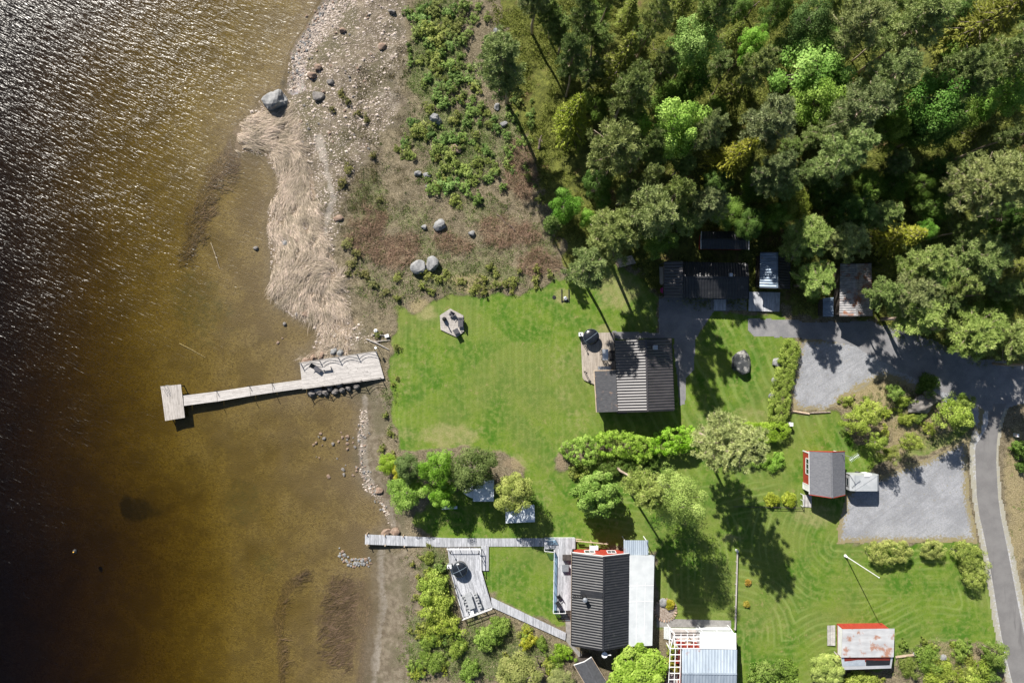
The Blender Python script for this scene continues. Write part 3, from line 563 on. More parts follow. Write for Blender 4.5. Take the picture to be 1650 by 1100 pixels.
mk_shrub('HB', 410, h=2.2, R=2.0, ncl=90, per=105, leaf=.085); mk_shrub('HC', 412, h=2.2, R=2.0, ncl=80, per=110, leaf=.08); mk_shrub('HD', 413, h=2.2, R=2.0, ncl=64, per=115, leaf=.09); mk_shrub('HT', 411, h=1.3, R=1.1, ncl=90, per=90, leaf=.05, neat=True)
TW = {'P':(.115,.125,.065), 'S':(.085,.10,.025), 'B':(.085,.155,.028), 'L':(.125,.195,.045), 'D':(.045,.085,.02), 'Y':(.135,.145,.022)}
def tree(px, py, Rpx, h, kind, label, col=None, group=None, base=None, cat=None, name=None, crown='crown'):
    nm, tm, cm, h0, R0, hc = KIND[kind]
    k = 1-hc*h/H; bx, by = ((px-825)*k+825, (py-550)*k+550) if base is None else base
    g = G(bx, by) if base is None else P(*base); x, y = (bx-825)*S, (550-by)*S; g = Vector((x, y, gz(x, y)))
    t = thing(name or nm, label, cat or ('tree' if nm != 'shrub' else 'shrub'), g, group); R = Rpx*S*k; rz = random.uniform(0, 6.28); sc = (R/R0, R/R0, h/h0)
    lean = (0, 0)
    if base is not None: # crown centre stands where the photo shows it: the trunk leans
        c = P(px, py, g.z+hc*h); lean = ((c.x-g.x)/(hc*h), (c.y-g.y)/(hc*h))
    sh = 'stems' if nm == 'shrub' else 'trunk'; cr = 'foliage' if nm == 'shrub' else crown
    for a, b in ((sh, tm), (cr, cm)):
        o = put(a, b, (0,0,0), rz, sc, t)
        if a == cr:
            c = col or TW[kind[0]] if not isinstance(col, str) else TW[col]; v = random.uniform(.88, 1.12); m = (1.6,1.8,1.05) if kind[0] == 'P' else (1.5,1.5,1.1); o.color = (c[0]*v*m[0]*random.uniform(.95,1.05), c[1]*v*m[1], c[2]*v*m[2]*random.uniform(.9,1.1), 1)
    if lean != (0, 0): t.rotation_euler = (-math.atan(lean[1]), math.atan(lean[0]), 0)
    return t
random.seed(11)
GP = (.12,.125,.085); OP = (.115,.135,.055)
FT = 'trees of the forest'
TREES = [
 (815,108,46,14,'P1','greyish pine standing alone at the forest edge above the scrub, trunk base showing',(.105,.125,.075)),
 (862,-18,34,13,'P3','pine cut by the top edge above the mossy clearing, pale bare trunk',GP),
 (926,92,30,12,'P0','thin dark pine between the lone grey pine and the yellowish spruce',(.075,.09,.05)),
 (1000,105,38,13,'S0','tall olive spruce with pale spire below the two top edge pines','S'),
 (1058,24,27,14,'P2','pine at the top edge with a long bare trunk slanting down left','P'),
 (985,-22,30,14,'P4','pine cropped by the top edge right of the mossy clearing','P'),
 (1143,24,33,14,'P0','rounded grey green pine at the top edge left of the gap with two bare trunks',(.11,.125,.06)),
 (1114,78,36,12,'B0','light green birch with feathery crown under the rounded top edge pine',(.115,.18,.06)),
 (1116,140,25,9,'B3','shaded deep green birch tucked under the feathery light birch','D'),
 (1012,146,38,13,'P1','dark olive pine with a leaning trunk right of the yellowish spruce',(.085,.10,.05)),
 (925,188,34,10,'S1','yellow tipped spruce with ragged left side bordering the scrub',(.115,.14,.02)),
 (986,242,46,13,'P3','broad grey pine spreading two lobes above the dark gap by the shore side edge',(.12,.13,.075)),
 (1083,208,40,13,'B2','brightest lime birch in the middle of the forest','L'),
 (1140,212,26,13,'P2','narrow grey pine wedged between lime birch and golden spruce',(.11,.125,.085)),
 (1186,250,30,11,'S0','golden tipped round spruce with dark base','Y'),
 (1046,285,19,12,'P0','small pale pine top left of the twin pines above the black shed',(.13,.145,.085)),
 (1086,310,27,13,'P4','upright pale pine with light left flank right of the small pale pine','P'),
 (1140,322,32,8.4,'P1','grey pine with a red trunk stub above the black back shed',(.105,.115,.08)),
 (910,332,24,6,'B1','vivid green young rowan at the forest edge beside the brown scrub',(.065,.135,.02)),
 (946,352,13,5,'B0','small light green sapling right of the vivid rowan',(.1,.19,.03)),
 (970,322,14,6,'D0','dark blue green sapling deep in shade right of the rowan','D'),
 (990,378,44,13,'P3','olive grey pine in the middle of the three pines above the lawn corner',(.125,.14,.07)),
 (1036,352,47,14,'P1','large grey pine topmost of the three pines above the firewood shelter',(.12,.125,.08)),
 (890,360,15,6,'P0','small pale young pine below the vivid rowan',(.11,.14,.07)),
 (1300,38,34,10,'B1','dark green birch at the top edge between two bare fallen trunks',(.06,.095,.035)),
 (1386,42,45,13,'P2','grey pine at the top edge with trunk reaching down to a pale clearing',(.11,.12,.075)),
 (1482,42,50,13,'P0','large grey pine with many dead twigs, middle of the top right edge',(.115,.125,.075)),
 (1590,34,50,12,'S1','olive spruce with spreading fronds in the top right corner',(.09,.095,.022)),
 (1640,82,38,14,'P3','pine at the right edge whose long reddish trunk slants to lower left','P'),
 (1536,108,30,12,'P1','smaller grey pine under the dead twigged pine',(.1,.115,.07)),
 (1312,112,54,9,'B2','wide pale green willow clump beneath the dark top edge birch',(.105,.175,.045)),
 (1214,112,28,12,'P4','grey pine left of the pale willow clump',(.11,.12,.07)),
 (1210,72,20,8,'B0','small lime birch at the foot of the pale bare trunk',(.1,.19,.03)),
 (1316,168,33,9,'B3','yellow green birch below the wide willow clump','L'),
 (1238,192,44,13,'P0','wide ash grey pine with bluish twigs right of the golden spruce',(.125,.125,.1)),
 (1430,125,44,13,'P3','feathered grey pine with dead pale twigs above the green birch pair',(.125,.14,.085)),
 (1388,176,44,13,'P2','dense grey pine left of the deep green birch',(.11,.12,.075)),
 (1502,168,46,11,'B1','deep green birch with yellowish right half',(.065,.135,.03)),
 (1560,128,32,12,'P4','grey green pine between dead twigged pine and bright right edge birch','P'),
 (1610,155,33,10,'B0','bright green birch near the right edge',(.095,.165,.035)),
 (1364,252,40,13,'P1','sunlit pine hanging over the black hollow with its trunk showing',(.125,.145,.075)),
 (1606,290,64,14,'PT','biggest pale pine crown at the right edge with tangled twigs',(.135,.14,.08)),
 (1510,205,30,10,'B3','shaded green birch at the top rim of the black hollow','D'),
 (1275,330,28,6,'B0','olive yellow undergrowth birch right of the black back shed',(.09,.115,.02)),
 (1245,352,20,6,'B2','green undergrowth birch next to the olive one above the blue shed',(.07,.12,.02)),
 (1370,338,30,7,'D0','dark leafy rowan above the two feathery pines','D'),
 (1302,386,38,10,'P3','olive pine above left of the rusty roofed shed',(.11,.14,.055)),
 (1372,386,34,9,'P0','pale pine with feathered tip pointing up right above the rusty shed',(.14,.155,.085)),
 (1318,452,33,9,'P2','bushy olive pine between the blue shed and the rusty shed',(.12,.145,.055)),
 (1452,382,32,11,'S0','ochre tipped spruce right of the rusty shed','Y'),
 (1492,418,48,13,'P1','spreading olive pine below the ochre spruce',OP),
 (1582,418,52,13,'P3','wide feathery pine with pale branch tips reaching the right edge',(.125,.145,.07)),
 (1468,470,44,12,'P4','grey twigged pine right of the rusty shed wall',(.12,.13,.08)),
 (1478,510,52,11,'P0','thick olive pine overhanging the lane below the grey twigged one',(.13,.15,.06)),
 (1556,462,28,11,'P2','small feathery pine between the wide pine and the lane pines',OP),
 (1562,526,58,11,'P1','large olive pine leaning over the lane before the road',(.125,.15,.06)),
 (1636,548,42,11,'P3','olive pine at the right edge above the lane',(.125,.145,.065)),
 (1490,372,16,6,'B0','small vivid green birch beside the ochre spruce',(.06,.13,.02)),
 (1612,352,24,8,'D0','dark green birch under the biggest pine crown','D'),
 (1506,272,22,6,'D0','dark green birch lost in the black hollow','D'),
 (1440,300,22,5,'B1','faint green thicket left in the black hollow',(.05,.09,.02)),
 (1205,360,26,6,'D0','dark shrubby birch hiding the corner of the black back shed','D'),
 (1420,215,24,9,'B2','olive birch under the dense grey pine',(.07,.105,.02)),
 (1350,300,20,6,'B1','shaded yellowish birch under the sunlit hollow pine',(.07,.09,.02)),
 (1640,215,26,10,'P4','dark pine at the right edge above the biggest pale crown',(.085,.1,.055)),
 (1250,275,34,12,'P1','shadowed grey pine below the ash grey pine',(.085,.1,.06)),
 (1190,140,26,11,'S1','narrow spruce between the feathery birch and the grey pine','S'),
 (1065,110,26,11,'P2','shaded pine behind the feathery light birch',(.08,.09,.05)),
 (1045,235,24,11,'P4','dark pine left of the lime birch',(.08,.10,.05)),
 (945,25,26,12,'P1','dim pine at the top edge over the mossy clearing',(.09,.105,.055)),
 (1245,20,24,9,'D0','dark birch at the top edge beside the bare trunks','D'),
 (960,300,22,9,'D0','dark young birch under the broad two lobed pine','D'),
 (1700,590,40,14,'P0','pine just beyond the right edge shading the lane and the road start','P'),
 (1690,470,50,14,'P3','pine beyond the right edge level with the wide feathery pine','P')]
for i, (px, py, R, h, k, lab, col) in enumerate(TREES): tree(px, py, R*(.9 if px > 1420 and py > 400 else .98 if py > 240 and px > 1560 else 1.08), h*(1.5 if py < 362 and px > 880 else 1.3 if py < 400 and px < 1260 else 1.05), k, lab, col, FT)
FILL = [(905,52),(890,22),(955,110),(1020,200),(965,20),(1035,60),(1080,160),(1150,180),(1060,255),(1100,265),(960,170),(1160,100),(1180,60),(1190,15),(1262,80),(1340,70),(1275,235),(1320,215),(1360,210),(1420,60),(1540,25),(1540,70),(1455,95),(1470,210),(1545,190),(1580,215),(1640,20),(1345,130),(1220,300),(1300,280),(1330,310),(1400,300),(1395,340),(1430,345),(1540,330),(1560,370),(1630,380),(1640,430),(1620,470),(1600,500),(1530,490),(1520,445),(1440,430),(1280,400),(1265,300),(1205,220),(1160,290),(1175,345),(1010,310),(1110,360),(1080,345),(1060,385),(1450,260),(1480,300),(1545,280),(1500,330),(1420,470),(960,60),(1015,20),(1100,5),(1340,5),(1435,10)]
random.seed(12)
for i, (px, py) in enumerate(FILL):
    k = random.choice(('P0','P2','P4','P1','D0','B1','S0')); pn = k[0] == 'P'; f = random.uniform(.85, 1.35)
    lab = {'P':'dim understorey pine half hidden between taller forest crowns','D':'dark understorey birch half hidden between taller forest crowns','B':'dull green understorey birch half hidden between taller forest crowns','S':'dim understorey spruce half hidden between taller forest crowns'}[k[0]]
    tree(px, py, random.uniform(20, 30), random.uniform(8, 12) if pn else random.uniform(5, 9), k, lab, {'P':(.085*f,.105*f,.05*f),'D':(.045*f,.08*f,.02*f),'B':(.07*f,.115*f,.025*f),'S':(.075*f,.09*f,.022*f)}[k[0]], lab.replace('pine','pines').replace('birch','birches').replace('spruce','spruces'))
for px, py, R, h, k, lab, col in [
 (945,428,40,15,'P2','feathery pine at the lawn corner casting its long trunk shadow on the grass',(.12,.14,.075))]: tree(px, py, R, h, k, lab, col, FT, base=(934,438))
tree(1172,716,56,20,'PT','big pale khaki pine standing over the hedge corner with a long trunk shadow',(.155,.165,.10), None, base=(1117,694))
tree(1035,790,33,19.5,'PR','round pale pine on a slanting bare trunk between two lawn trees',(.155,.175,.07), None, base=(994,752))
tree(962,796,38,7.5,'BR','ball shaped glossy green tree in the middle of the lawn',(.10,.155,.036))
tree(1090,802,46,17.5,'BW','pale drooping birch right of the round pine above the big house',(.15,.20,.065), None, base=(1058,770))
GS = 'trees round the covered boat'
tree(660,752,25,7,'D0','dark grey green tree at the left of the boat grove',(.065,.095,.035), GS)
tree(706,752,28,8,'B1','fresh green tree in the middle of the boat grove',(.085,.17,.02), GS)
tree(712,795,24,6,'B2','fresh green lower crown below the middle tree of the boat grove',(.08,.16,.02), GS)
tree(760,752,40,8,'D0','wide dark olive tree above the covered boat',(.075,.10,.035), GS)
tree(654,795,30,6,'B0','pale green tree nearest the stony shore below the dark one',(.11,.185,.035), GS)
tree(830,795,35,8,'D0','round olive tree over the pale tarpaulin beside the boat',(.12,.145,.05), GS)
tree(624,748,17,3,'B3','yellow green bush tree on the shore bank left of the boat grove',(.12,.18,.02), GS)
tree(643,758,14,3,'B0','small yellow flowering bush between shore bush and grey green tree',(.19,.19,.015), GS)
# ---------------------------------------------------------------- shrubs and saplings
def shrub(px, py, Rpx, h, kind, label, col=(.095,.16,.025), group=None, name='shrub'):
    if kind == 'HB': kind = ('HB', 'HC', 'HD')[int(px+py) % 3]; Rpx *= .86 if (py > 900 and 730 < px < 950) else 1.05
    return tree(px, py, Rpx, h, kind, label, col, group, name=name, cat='shrub')
random.seed(21)
BG = (.09,.135,.03); YG = (.135,.175,.036); OL = (.10,.125,.03)
for px, py, R, h, k, lab, col in [
 (1380,678,23,4.6,'BS','bushy willow on the dry bank, left one of the leafy pair beside the gravel yard',YG),
 (1400,662,21,5,'BX','taller willow on the dry bank, right one of the leafy pair beside the gravel yard',YG),
 (1410,712,15,6.6,'BS','thin light sapling on the bank casting a long feathery shadow towards the trailer',YG),
 (1430,732,16,5.4,'BX','loose olive sapling below the thin light one near the trailer drawbar',OL),
 (1466,712,17,5.6,'BS','lone light sapling on the bank, feathery shadow falling on the gravel',YG),
 (1532,668,27,6.6,'BS','large spreading sapling beside the bend of the road',YG),
 (1545,650,19,5,'BX','upper lobe sapling behind the large one at the road bend',BG),
 (1438,630,14,3,'BX','low bush on the upper bank at the shadow edge',BG),
 (1456,648,12,1.5,'HB','low bush left of the bank boulder',YG),
 (1462,676,13,1.4,'HB','small light bush under the bank boulder',YG),
 (1478,672,10,1.3,'HB','tiny bush touching the lower side of the bank boulder',BG),
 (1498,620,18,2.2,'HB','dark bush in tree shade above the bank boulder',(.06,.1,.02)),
 (1246,806,13,1.5,'HT','clipped round bush, left of the two balls beside the red cabin',(.14,.17,.02)),
 (1274,806,13,1.5,'HT','clipped round bush, right of the two balls beside the red cabin',(.14,.17,.02)),
 (1206,939,6,.7,'HT','small coppery bush in a bare lawn ring nearest the fallen shadow',(.2,.14,.03)),
 (1204,974,6,.7,'HT','small golden bush in a bare lawn ring farther from the shadow',(.2,.18,.03)),
 (1080,975,9,1.2,'HT','golden bush in the stone ringed flower bed',(.2,.19,.015)),
 (1028,1085,50,4.5,'BR','large light green tree crown at the bottom edge below the big house',(.125,.19,.03)),
 (1238,1090,28,3,'HB','rounded bush at the bottom edge, left lobe east of the pergola',BG),
 (1268,1096,24,2.6,'HB','rounded bush at the bottom edge, right lobe east of the pergola',BG),
 (1334,1078,28,3.2,'BR','white flecked bush at the left wall of the rusty roofed shed',(.14,.18,.06)),
 (1388,1098,22,2,'HB','yellow green bush cut by the bottom edge under the rusty roofed shed',YG),
 (1552,1048,15,1.6,'HB','compact bush on the rough slope nearest the lower road',BG),
 (1500,1062,22,1.8,'HB','wide low bush with pale stones around it on the rough slope',BG),
 (1468,1076,16,1.4,'HB','low bush on the rough slope beside the plank',OL),
 (1520,1090,26,1.8,'HB','straggling bush at the foot of the rough slope',YG),
 (1578,1098,30,2.4,'HB','wide bush at the bottom edge beside the lower road',YG),
 (1602,1050,20,4.5,'BS','bright sapling overhanging the lower road edge',BG),
 (1606,1076,18,2.6,'HB','bright bush just under the overhanging road sapling',BG),
 (1651,724,15,2.6,'HB','dark bush at the right edge beyond the road',(.075,.12,.03)),
 (1650,752,9,1.6,'HB','small bush at the right edge under the dark one','D'),
 (1085,1050,10,2,'HB','yellow green bush against the pergola side, upper one',YG),
 (1084,1072,12,2,'HB','ochre bush against the pergola side, lower one',(.18,.18,.04)),
 (699,945,24,2.4,'HB','thick willow thicket west of the tub deck, northern lobe',YG),
 (705,975,26,2.6,'HB','thick willow thicket west of the tub deck, middle lobe',YG),
 (713,1010,26,2.4,'HB','thick willow thicket below the tub deck corner',YG),
 (735,1048,20,1.8,'HB','thinner willow under the thick thicket',YG),
 (690,1035,15,1.4,'HB','small willow nearest the silty shore',BG),
 (694,1070,20,1.5,'HB','loose willow near the silty shore at the bottom edge',BG),
 (785,1030,28,2.6,'HB','pale feathery willow below the slanting boardwalk',(.12,.18,.04)),
 (806,1012,20,2.2,'HB','light willow close under the slanting boardwalk',(.12,.18,.04)),
 (758,1084,22,2,'HB','mixed willow at the bottom edge under the feathery one',BG),
 (850,1035,17,1.6,'HB','yellow flowering bush beside the boardwalk middle',(.19,.19,.02)),
 (872,1040,14,1.4,'HB','green bush beside the yellow flowering one',BG),
 (908,1055,18,2.2,'HB','bright round bush left of the small tilted roof',(.11,.19,.02)),
 (840,1090,44,5,'D0','grey olive tree at the bottom edge left of the small tilted roof',(.12,.14,.06)),
 (905,1096,24,3.5,'D0','grey olive crown touching the small tilted roof',(.12,.14,.06)),
 (690,900,10,.8,'HB','low weedy bush on the bank between pier and thicket',OL),
 (900,992,5,.8,'HT','small round bush under the terrace trellis',YG),
 (1255,745,15,1.4,'HB','low leafy bed between the khaki pine and cabin lawn',(.10,.17,.03)),
 (1226,742,14,1.2,'HB','low leafy bed against the khaki pine crown',(.10,.17,.03)),
 (1310,480,9,1.2,'HB','green bush in shade beside the grey lean-to',BG)]: shrub(px, py, R, h, k, lab, col, None)
random.seed(41)
for zx, zy, rx, ry, k, lab in ((702,968,16,56,10,'leafy willow shoot filling the thicket west of the tub deck'),(690,1050,30,48,14,'straggly willow shoot on the bank below the thicket'),(790,1050,110,36,12,'tangled green shrub of the wild bottom strip below the boardwalk'),(1500,1068,75,34,14,'small shrub of the tangled rough slope by the lower road'),(1460,655,95,40,6,'small weedy shrub on the dry bank between the gravel yards'),(1385,1098,60,6,5,'small shrub along the bottom edge under the rust flaked shed'),(980,752,75,16,8,'shrubby shoot in the shade behind the hedge row')):
    for i in range(k): f = random.uniform(.8, 1.2); shrub(zx+random.uniform(-rx, rx), zy+random.uniform(-ry, ry), random.uniform(7, 14), random.uniform(.8, 1.6), 'H%d' % (i % 5), lab, (.10*f+random.uniform(-.015,.02), .135*f, .03), lab.replace('shrub', 'shrubs').replace('shoot', 'shoots'))
# willow scrub between shore and forest: one shrub each, taller ones described, small ones alike
SCR = [(675,25,20),(700,12,18),(690,45,24),(716,36,20),(668,50,16),(728,18,16),(735,42,14),(748,6,16),(760,30,12),(708,62,20),(690,72,16),(726,55,14),(745,62,12),(756,48,10),(705,92,16),(722,100,18),(735,118,18),(712,85,12),
 (728,72,12),(742,90,10),(758,110,10),(700,110,14),(690,125,12),(720,135,12),(755,128,14),(765,142,14),(705,150,14),(715,165,16),(690,172,12),(745,150,10),(735,190,14),(760,175,16),(752,196,14),(680,205,18),(668,218,12),(696,212,12),(715,222,16),(735,225,12),(665,195,10),
 (700,238,14),(725,255,18),(745,270,18),(715,270,14),(700,300,16),(724,300,20),(748,305,16),(765,290,14),(690,290,10),(770,265,14),(785,240,12),(800,270,14),(790,285,14),(770,320,14),(735,325,14),(655,245,14),(648,230,10),(640,240,9),
 (800,205,12),(815,215,10),(795,190,9),(830,195,10),(838,230,10),(810,300,10),(856,200,9),(850,285,9),(870,320,9),(770,10,10),(785,60,9),(785,25,9),(800,95,8),(560,160,8),(548,150,9),(535,175,8),(560,270,10),(552,290,9),(575,180,8),(590,190,8),(600,250,8),
 (560,390,12),(575,405,10),(568,425,12),(585,440,12),(560,440,9),(548,300,8),(612,320,8),(690,440,12),(708,450,12),(680,460,10),(720,440,8),(742,455,10),(790,430,8),(800,440,9),(780,450,10),(830,455,8),(865,450,10),(888,440,9),(620,470,9),(640,480,9),(640,445,9),(600,460,9),(610,540,8),
 (628,700,9),(620,670,7),(640,560,8),(615,725,9),(632,735,9),(680,900,7),(672,930,6),(668,965,8),(676,990,7),(660,1020,7),(690,880,6),(664,910,6),(640,610,5),(632,620,5)]
random.seed(23)
for zx, zy, rx, ry, k in ((700,85,48,85,30),(735,230,62,75,34),(825,215,38,85,22),(770,130,60,60,14),(690,200,40,60,12),(760,455,110,22,14)):
    for _ in range(k): SCR.append((zx+random.uniform(-rx, rx), zy+random.uniform(-ry, ry), random.uniform(5, 11)))
random.seed(22)
for i, (px, py, R) in enumerate(SCR):
    big = R >= 16; zone = ('at the top of the scrub strip' if py < 80 else 'beside the white split boulder' if 170 < py < 225 and px > 650 else 'in the middle of the scrub slope' if py < 170 else 'in the thick green patch above the brushwood' if py < 335 else 'along the rough lawn edge')
    if px < 640 and py < 500: zone = 'on the bare silty shore'
    if py > 500: zone = 'on the bank beside the lawn'
    if py > 860: zone = 'on the shore strip below the board pier'
    lab = ('broad leafy green willow shrub ' if big else 'small low willow shrub ')+zone
    g = random.uniform(.8, 1.2); c = (.092*g+random.uniform(-.015,.02), .13*g, .042*g) if px > 640 and py < 335 else (.11*g, .125*g, .04*g)
    if px < 640 and py < 500: c = (.10*g, .10*g, .045*g)
    shrub(px, py, R*.88, random.uniform(.9, 1.5)*(R/14)**.5, 'H%d' % (i % 5), lab, c, lab.replace('shrub', 'shrubs'))
# ---------------------------------------------------------------- hedges
def hedge(pts, wpx, h, label, col, seed, name='hedge', leaf=.085, cat='hedge', dens=1.0, lumpy=.2):
    r = np.random.default_rng(seed); random.seed(seed); p = [Vector((*P(x, y, h*.6).xy, 0)) for x, y in pts]; Ls = [(b-a).length for a, b in zip(p[:-1], p[1:])]; tot = sum(Ls)
    if not hasattr(wpx, '__len__'): wpx = [wpx]*len(p)
    t = thing(name, label, cat, p[0]); mb = MB(); n = int(tot*26*dens); cen = []
    for i in range(n):
        s = r.uniform(0, tot); j = 0
        while j < len(Ls)-1 and s > Ls[j]: s -= Ls[j]; j += 1
        f = s/Ls[j]; c = p[j].lerp(p[j+1], f); d = (p[j+1]-p[j]).normalized(); w = (wpx[j]+(wpx[j+1]-wpx[j])*f)*S*.5
        u = r.uniform(-1, 1); zt = h*(1-.28*abs(u)**3)*(1+lumpy*(mnoise.noise(Vector((c.x*.7, c.y*.7+u, seed)))))
        if r.random() < .55: z = zt-.25
        else: z = r.uniform(.15, .85)*zt; u = math.copysign(r.uniform(.75, 1), u)
        q = c+Vector((-d.y, d.x, 0))*(u*(w-.22)); e = 1-.5*max(0, 1-min(f*Ls[j]+sum(Ls[:j]), tot-f*Ls[j]-sum(Ls[:j]))/.7); q = c+(q-c)*e
        cen.append((q.x, q.y, z*(.7+.3*e)))
        if i % 5 == 0: mb.tube([(c.x+u*.1, c.y, -.1), (q.x, q.y, z)], [.025,.01], 4)
    cen = np.array(cen); q, Nn, T = clumps(r, cen, r.uniform(.28, .46, len(cen)), 70); V, F = leaves(r, q, Nn, r.uniform(.6, 1.25, len(q))*leaf*.8)
    V = V-np.array(p[0]); mb.build('stems', M['twig'], t)
    o = put('foliage', npmesh('hedge_foliage', V, F, T, M['leaf']), parent=t); o.color = (col[0]*1.6, col[1]*1.55, col[2]*1.5, 1); return t
hedge([(1278,548),(1266,600),(1252,680)], [30,32,34], 1.7, 'long clipped hedge running upright between lawn and gravel yard', (.12,.165,.028), 1)
hedge([(1192,690),(1230,698),(1272,692)], [20,34,30], 1.9, 'bright green hedge piece lying across, at the white post', (.12,.19,.015), 2)
hedge([(905,722),(935,728),(960,722)], [24,46,50], 2.4, 'pale feathery hedge shrub at the left end of the hedge row below the dark house', (.115,.185,.03), 3, leaf=.1, lumpy=.4)
hedge([(962,715),(1000,716),(1050,728)], [40,44,44], 2.6, 'lime green middle of the hedge row lying in front of the dark house shadow', (.115,.19,.02), 4, leaf=.1, lumpy=.4)
hedge([(1048,722),(1085,708),(1122,705)], [26,46,40], 2.8, 'vivid green right end of the hedge row touching the khaki pine', (.10,.195,.012), 5, leaf=.12, lumpy=.35)
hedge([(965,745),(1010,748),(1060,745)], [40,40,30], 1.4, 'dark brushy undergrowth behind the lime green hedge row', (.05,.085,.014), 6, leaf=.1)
hedge([(1402,893),(1440,890),(1466,886)], [34,38,32], 2.1, 'widest of the three clipped hedges under the lower gravel yard', (.15,.175,.045), 7, lumpy=.3)
hedge([(1487,888),(1505,886),(1521,886)], [26,30,28], 1.9, 'short clipped hedge in the middle between two larger ones', (.14,.165,.045), 8, lumpy=.3)
hedge([(1538,886),(1558,890),(1574,905),(1570,945)], [24,36,44,40], 2.3, 'corner shaped hedge bending along the road', (.13,.165,.035), 9, lumpy=.3)
# ---------------------------------------------------------------- stones
def rock_mesh(name, seed, mat, lo=2, jag=.35, flat=.7):
    random.seed(seed); bm = bmesh.new(); bmesh.ops.create_icosphere(bm, subdivisions=lo, radius=1)
    o = Vector((seed*3.1, seed*1.7, 5)); pl = [(Vector((random.gauss(0,1), random.gauss(0,1), random.gauss(0,.8))).normalized(), random.uniform(.55, .9)) for _ in range(9)]
    for v in bm.verts:
        c = v.co.copy()
        for nrm, d in pl:
            e = c.dot(nrm)-d
            if e > 0: c -= nrm*e*.9
        c *= 1+jag*.5*mnoise.noise(c*1.3+o)+.12*jag*mnoise.noise(c*5+o); c.z *= flat; v.co = c
    me = bpy.data.meshes.new(name); bm.to_mesh(me); bm.free(); me.materials.append(mat)
    if lo > 2: me.polygons.foreach_set('use_smooth', [False]*len(me.polygons))
    return me
def rock(px, py, rx, ry, hz, label, mat='rock', seed=1, rz=0, group=None, name='boulder', lo=3, jag=.35, cat=None, sink=.34, zb=None):
    jag += .15
    g = G(px, py); me = rock_mesh(name, seed, M[mat], lo, jag)
    o = put(name, me, (g.x, g.y, (g.z if zb is None else zb)+hz*(.7-sink)), rz, (rx*S*1.1, ry*S*1.1, hz)); return tag(o, label, cat or name, group)
rock(446,166,17,17,2.0,'big blue grey boulder standing among flattened reeds at the waterline','pale_rock',3,.4,jag=.6)
rock(1192,582,18,17,1.5,'huge patchy grey boulder alone on the lawn east of the dark house','dark_boulder',5,.2,jag=.45)
rock(674,429,11.5,12,1.1,'grey left boulder of the pair below the brushwood','pale_rock',8,.7,jag=.2)
rock(697,426,11.5,13,1.0,'paler right boulder of the pair below the brushwood','pale_rock',9,.3,jag=.2)
rock(709,362,11.5,8,.8,'lichen spotted flat boulder in the brown brush above the pair','pale_rock',10,.6,jag=.5)
rock(683,366,5,4,.4,'small grey stone left of the lichen spotted boulder','pale_rock',11)
rock(702,193,10,8,1.0,'white split boulder in the green scrub','pale_rock',12,-.5,jag=.6)
rock(673,280,7,4,.5,'dark faced flat stone beside a white one in the green patch','pale_rock',13)
rock(688,283,6,5,.5,'white stone beside the dark faced one in the green patch','pale_rock',14)
rock(691,301,5,4,.4,'grey stone below the white one in the green patch','pale_rock',15)
rock(760,376,5,5,.5,'blocky grey stone in the rusty brushwood','pale_rock',16,.4)
rock(735,240,10,7,.4,'low tan stone half hidden in the green patch','pink_rock',17)
rock(513,156,10,8,.6,'smooth round grey stone on the silt beside a green tuft','rock',18,jag=.1)
rock(504,122,7,6,.6,'tan blocky stone, lower one of the two large ones near the cobbles','pink_rock',19)
rock(514,109,6.5,5,.5,'tan blocky stone, upper one of the two large ones near the cobbles','pink_rock',20)
rock(533,132,6,5,.5,'dark topped stone right of the tan blocky ones','rock',21)
rock(616,75,6,6,.6,'single reddish block on the brown flat beach','pink_rock',22)
rock(632,20,6,4,.5,'low grey stone at the top of the brown flat beach','rock',23)
rock(552,50,6,4,.5,'tan stone on the upper beach left of the reddish block','pink_rock',24)
rock(545,352,8,5,.4,'reddish slab at the end of the pale sand streak','pink_rock',25)
rock(493,506,7,7,.5,'large round stone at the lower reed edge','pink_rock',26,jag=.1)
rock(494,490,5,4,.4,'tan stone above the large round one at the reed edge','pink_rock',27)
rock(478,506,3,4,.3,'white stone left of the large round one at the reed edge','white',28)
rock(460,392,6,5,.4,'pale stone lying on the reeds at their left side','pale_rock',29)
rock(480,386,6,4,.4,'pinkish stone lying on the reeds','pink_rock',30)
rock(800,50,5,4,.4,'pale stone at the forest edge left of the mossy clearing','pale_rock',31)
rock(801,172,6,7,.5,'pale lichen stone at the foot of the lone grey pine','pale_rock',32)
rock(812,201,6,5,.4,'flat pale stone below the lone grey pine','pale_rock',33)
rock(1480,652,20,14,1.4,'dark angular boulder breaking out of the dry bank','rock',34,.5,jag=.6)
rock(1497,640,16,14,1.2,'ridge of rock joining the upper side of the bank boulder','rock',35,-.3,jag=.6)
rock(1250,583,6,8,.6,'upper whitish stone on the lawn side of the upright hedge','pale_rock',36); rock(1247,615,5,7,.5,'middle whitish stone on the lawn side of the upright hedge','pale_rock',37); rock(1243,638,5,6,.5,'lower whitish stone on the lawn side of the upright hedge','pale_rock',38)
rock(1070,970,7,9,.5,'grey slab rock inside the stone ringed flower bed','pale_rock',39)
rock(622,857,9,5,.5,'tan slab stone at the landing of the board pier','pink_rock',40,.5); rock(637,857,8,7,.6,'blocky tan stone right of the slab at the pier landing','pink_rock',41,.4)
rock(611,790,6,5,.4,'reddish stone at the path bend on the stony shore','pink_rock',42)
for i, (px, py, r, m) in enumerate([(494,582,7.5,'pink_rock'),(506,577,6,'pink_rock'),(520,573,6.5,'pink_rock'),(538,566,6,'pale_rock'),(550,568,6,'pale_rock')]):
    rock(px, py, r, r, .7, 'rounded boulder in the row along the upper side of the wide dock', m, 50+i, i, 'boulders along the upper side of the dock', jag=.12)
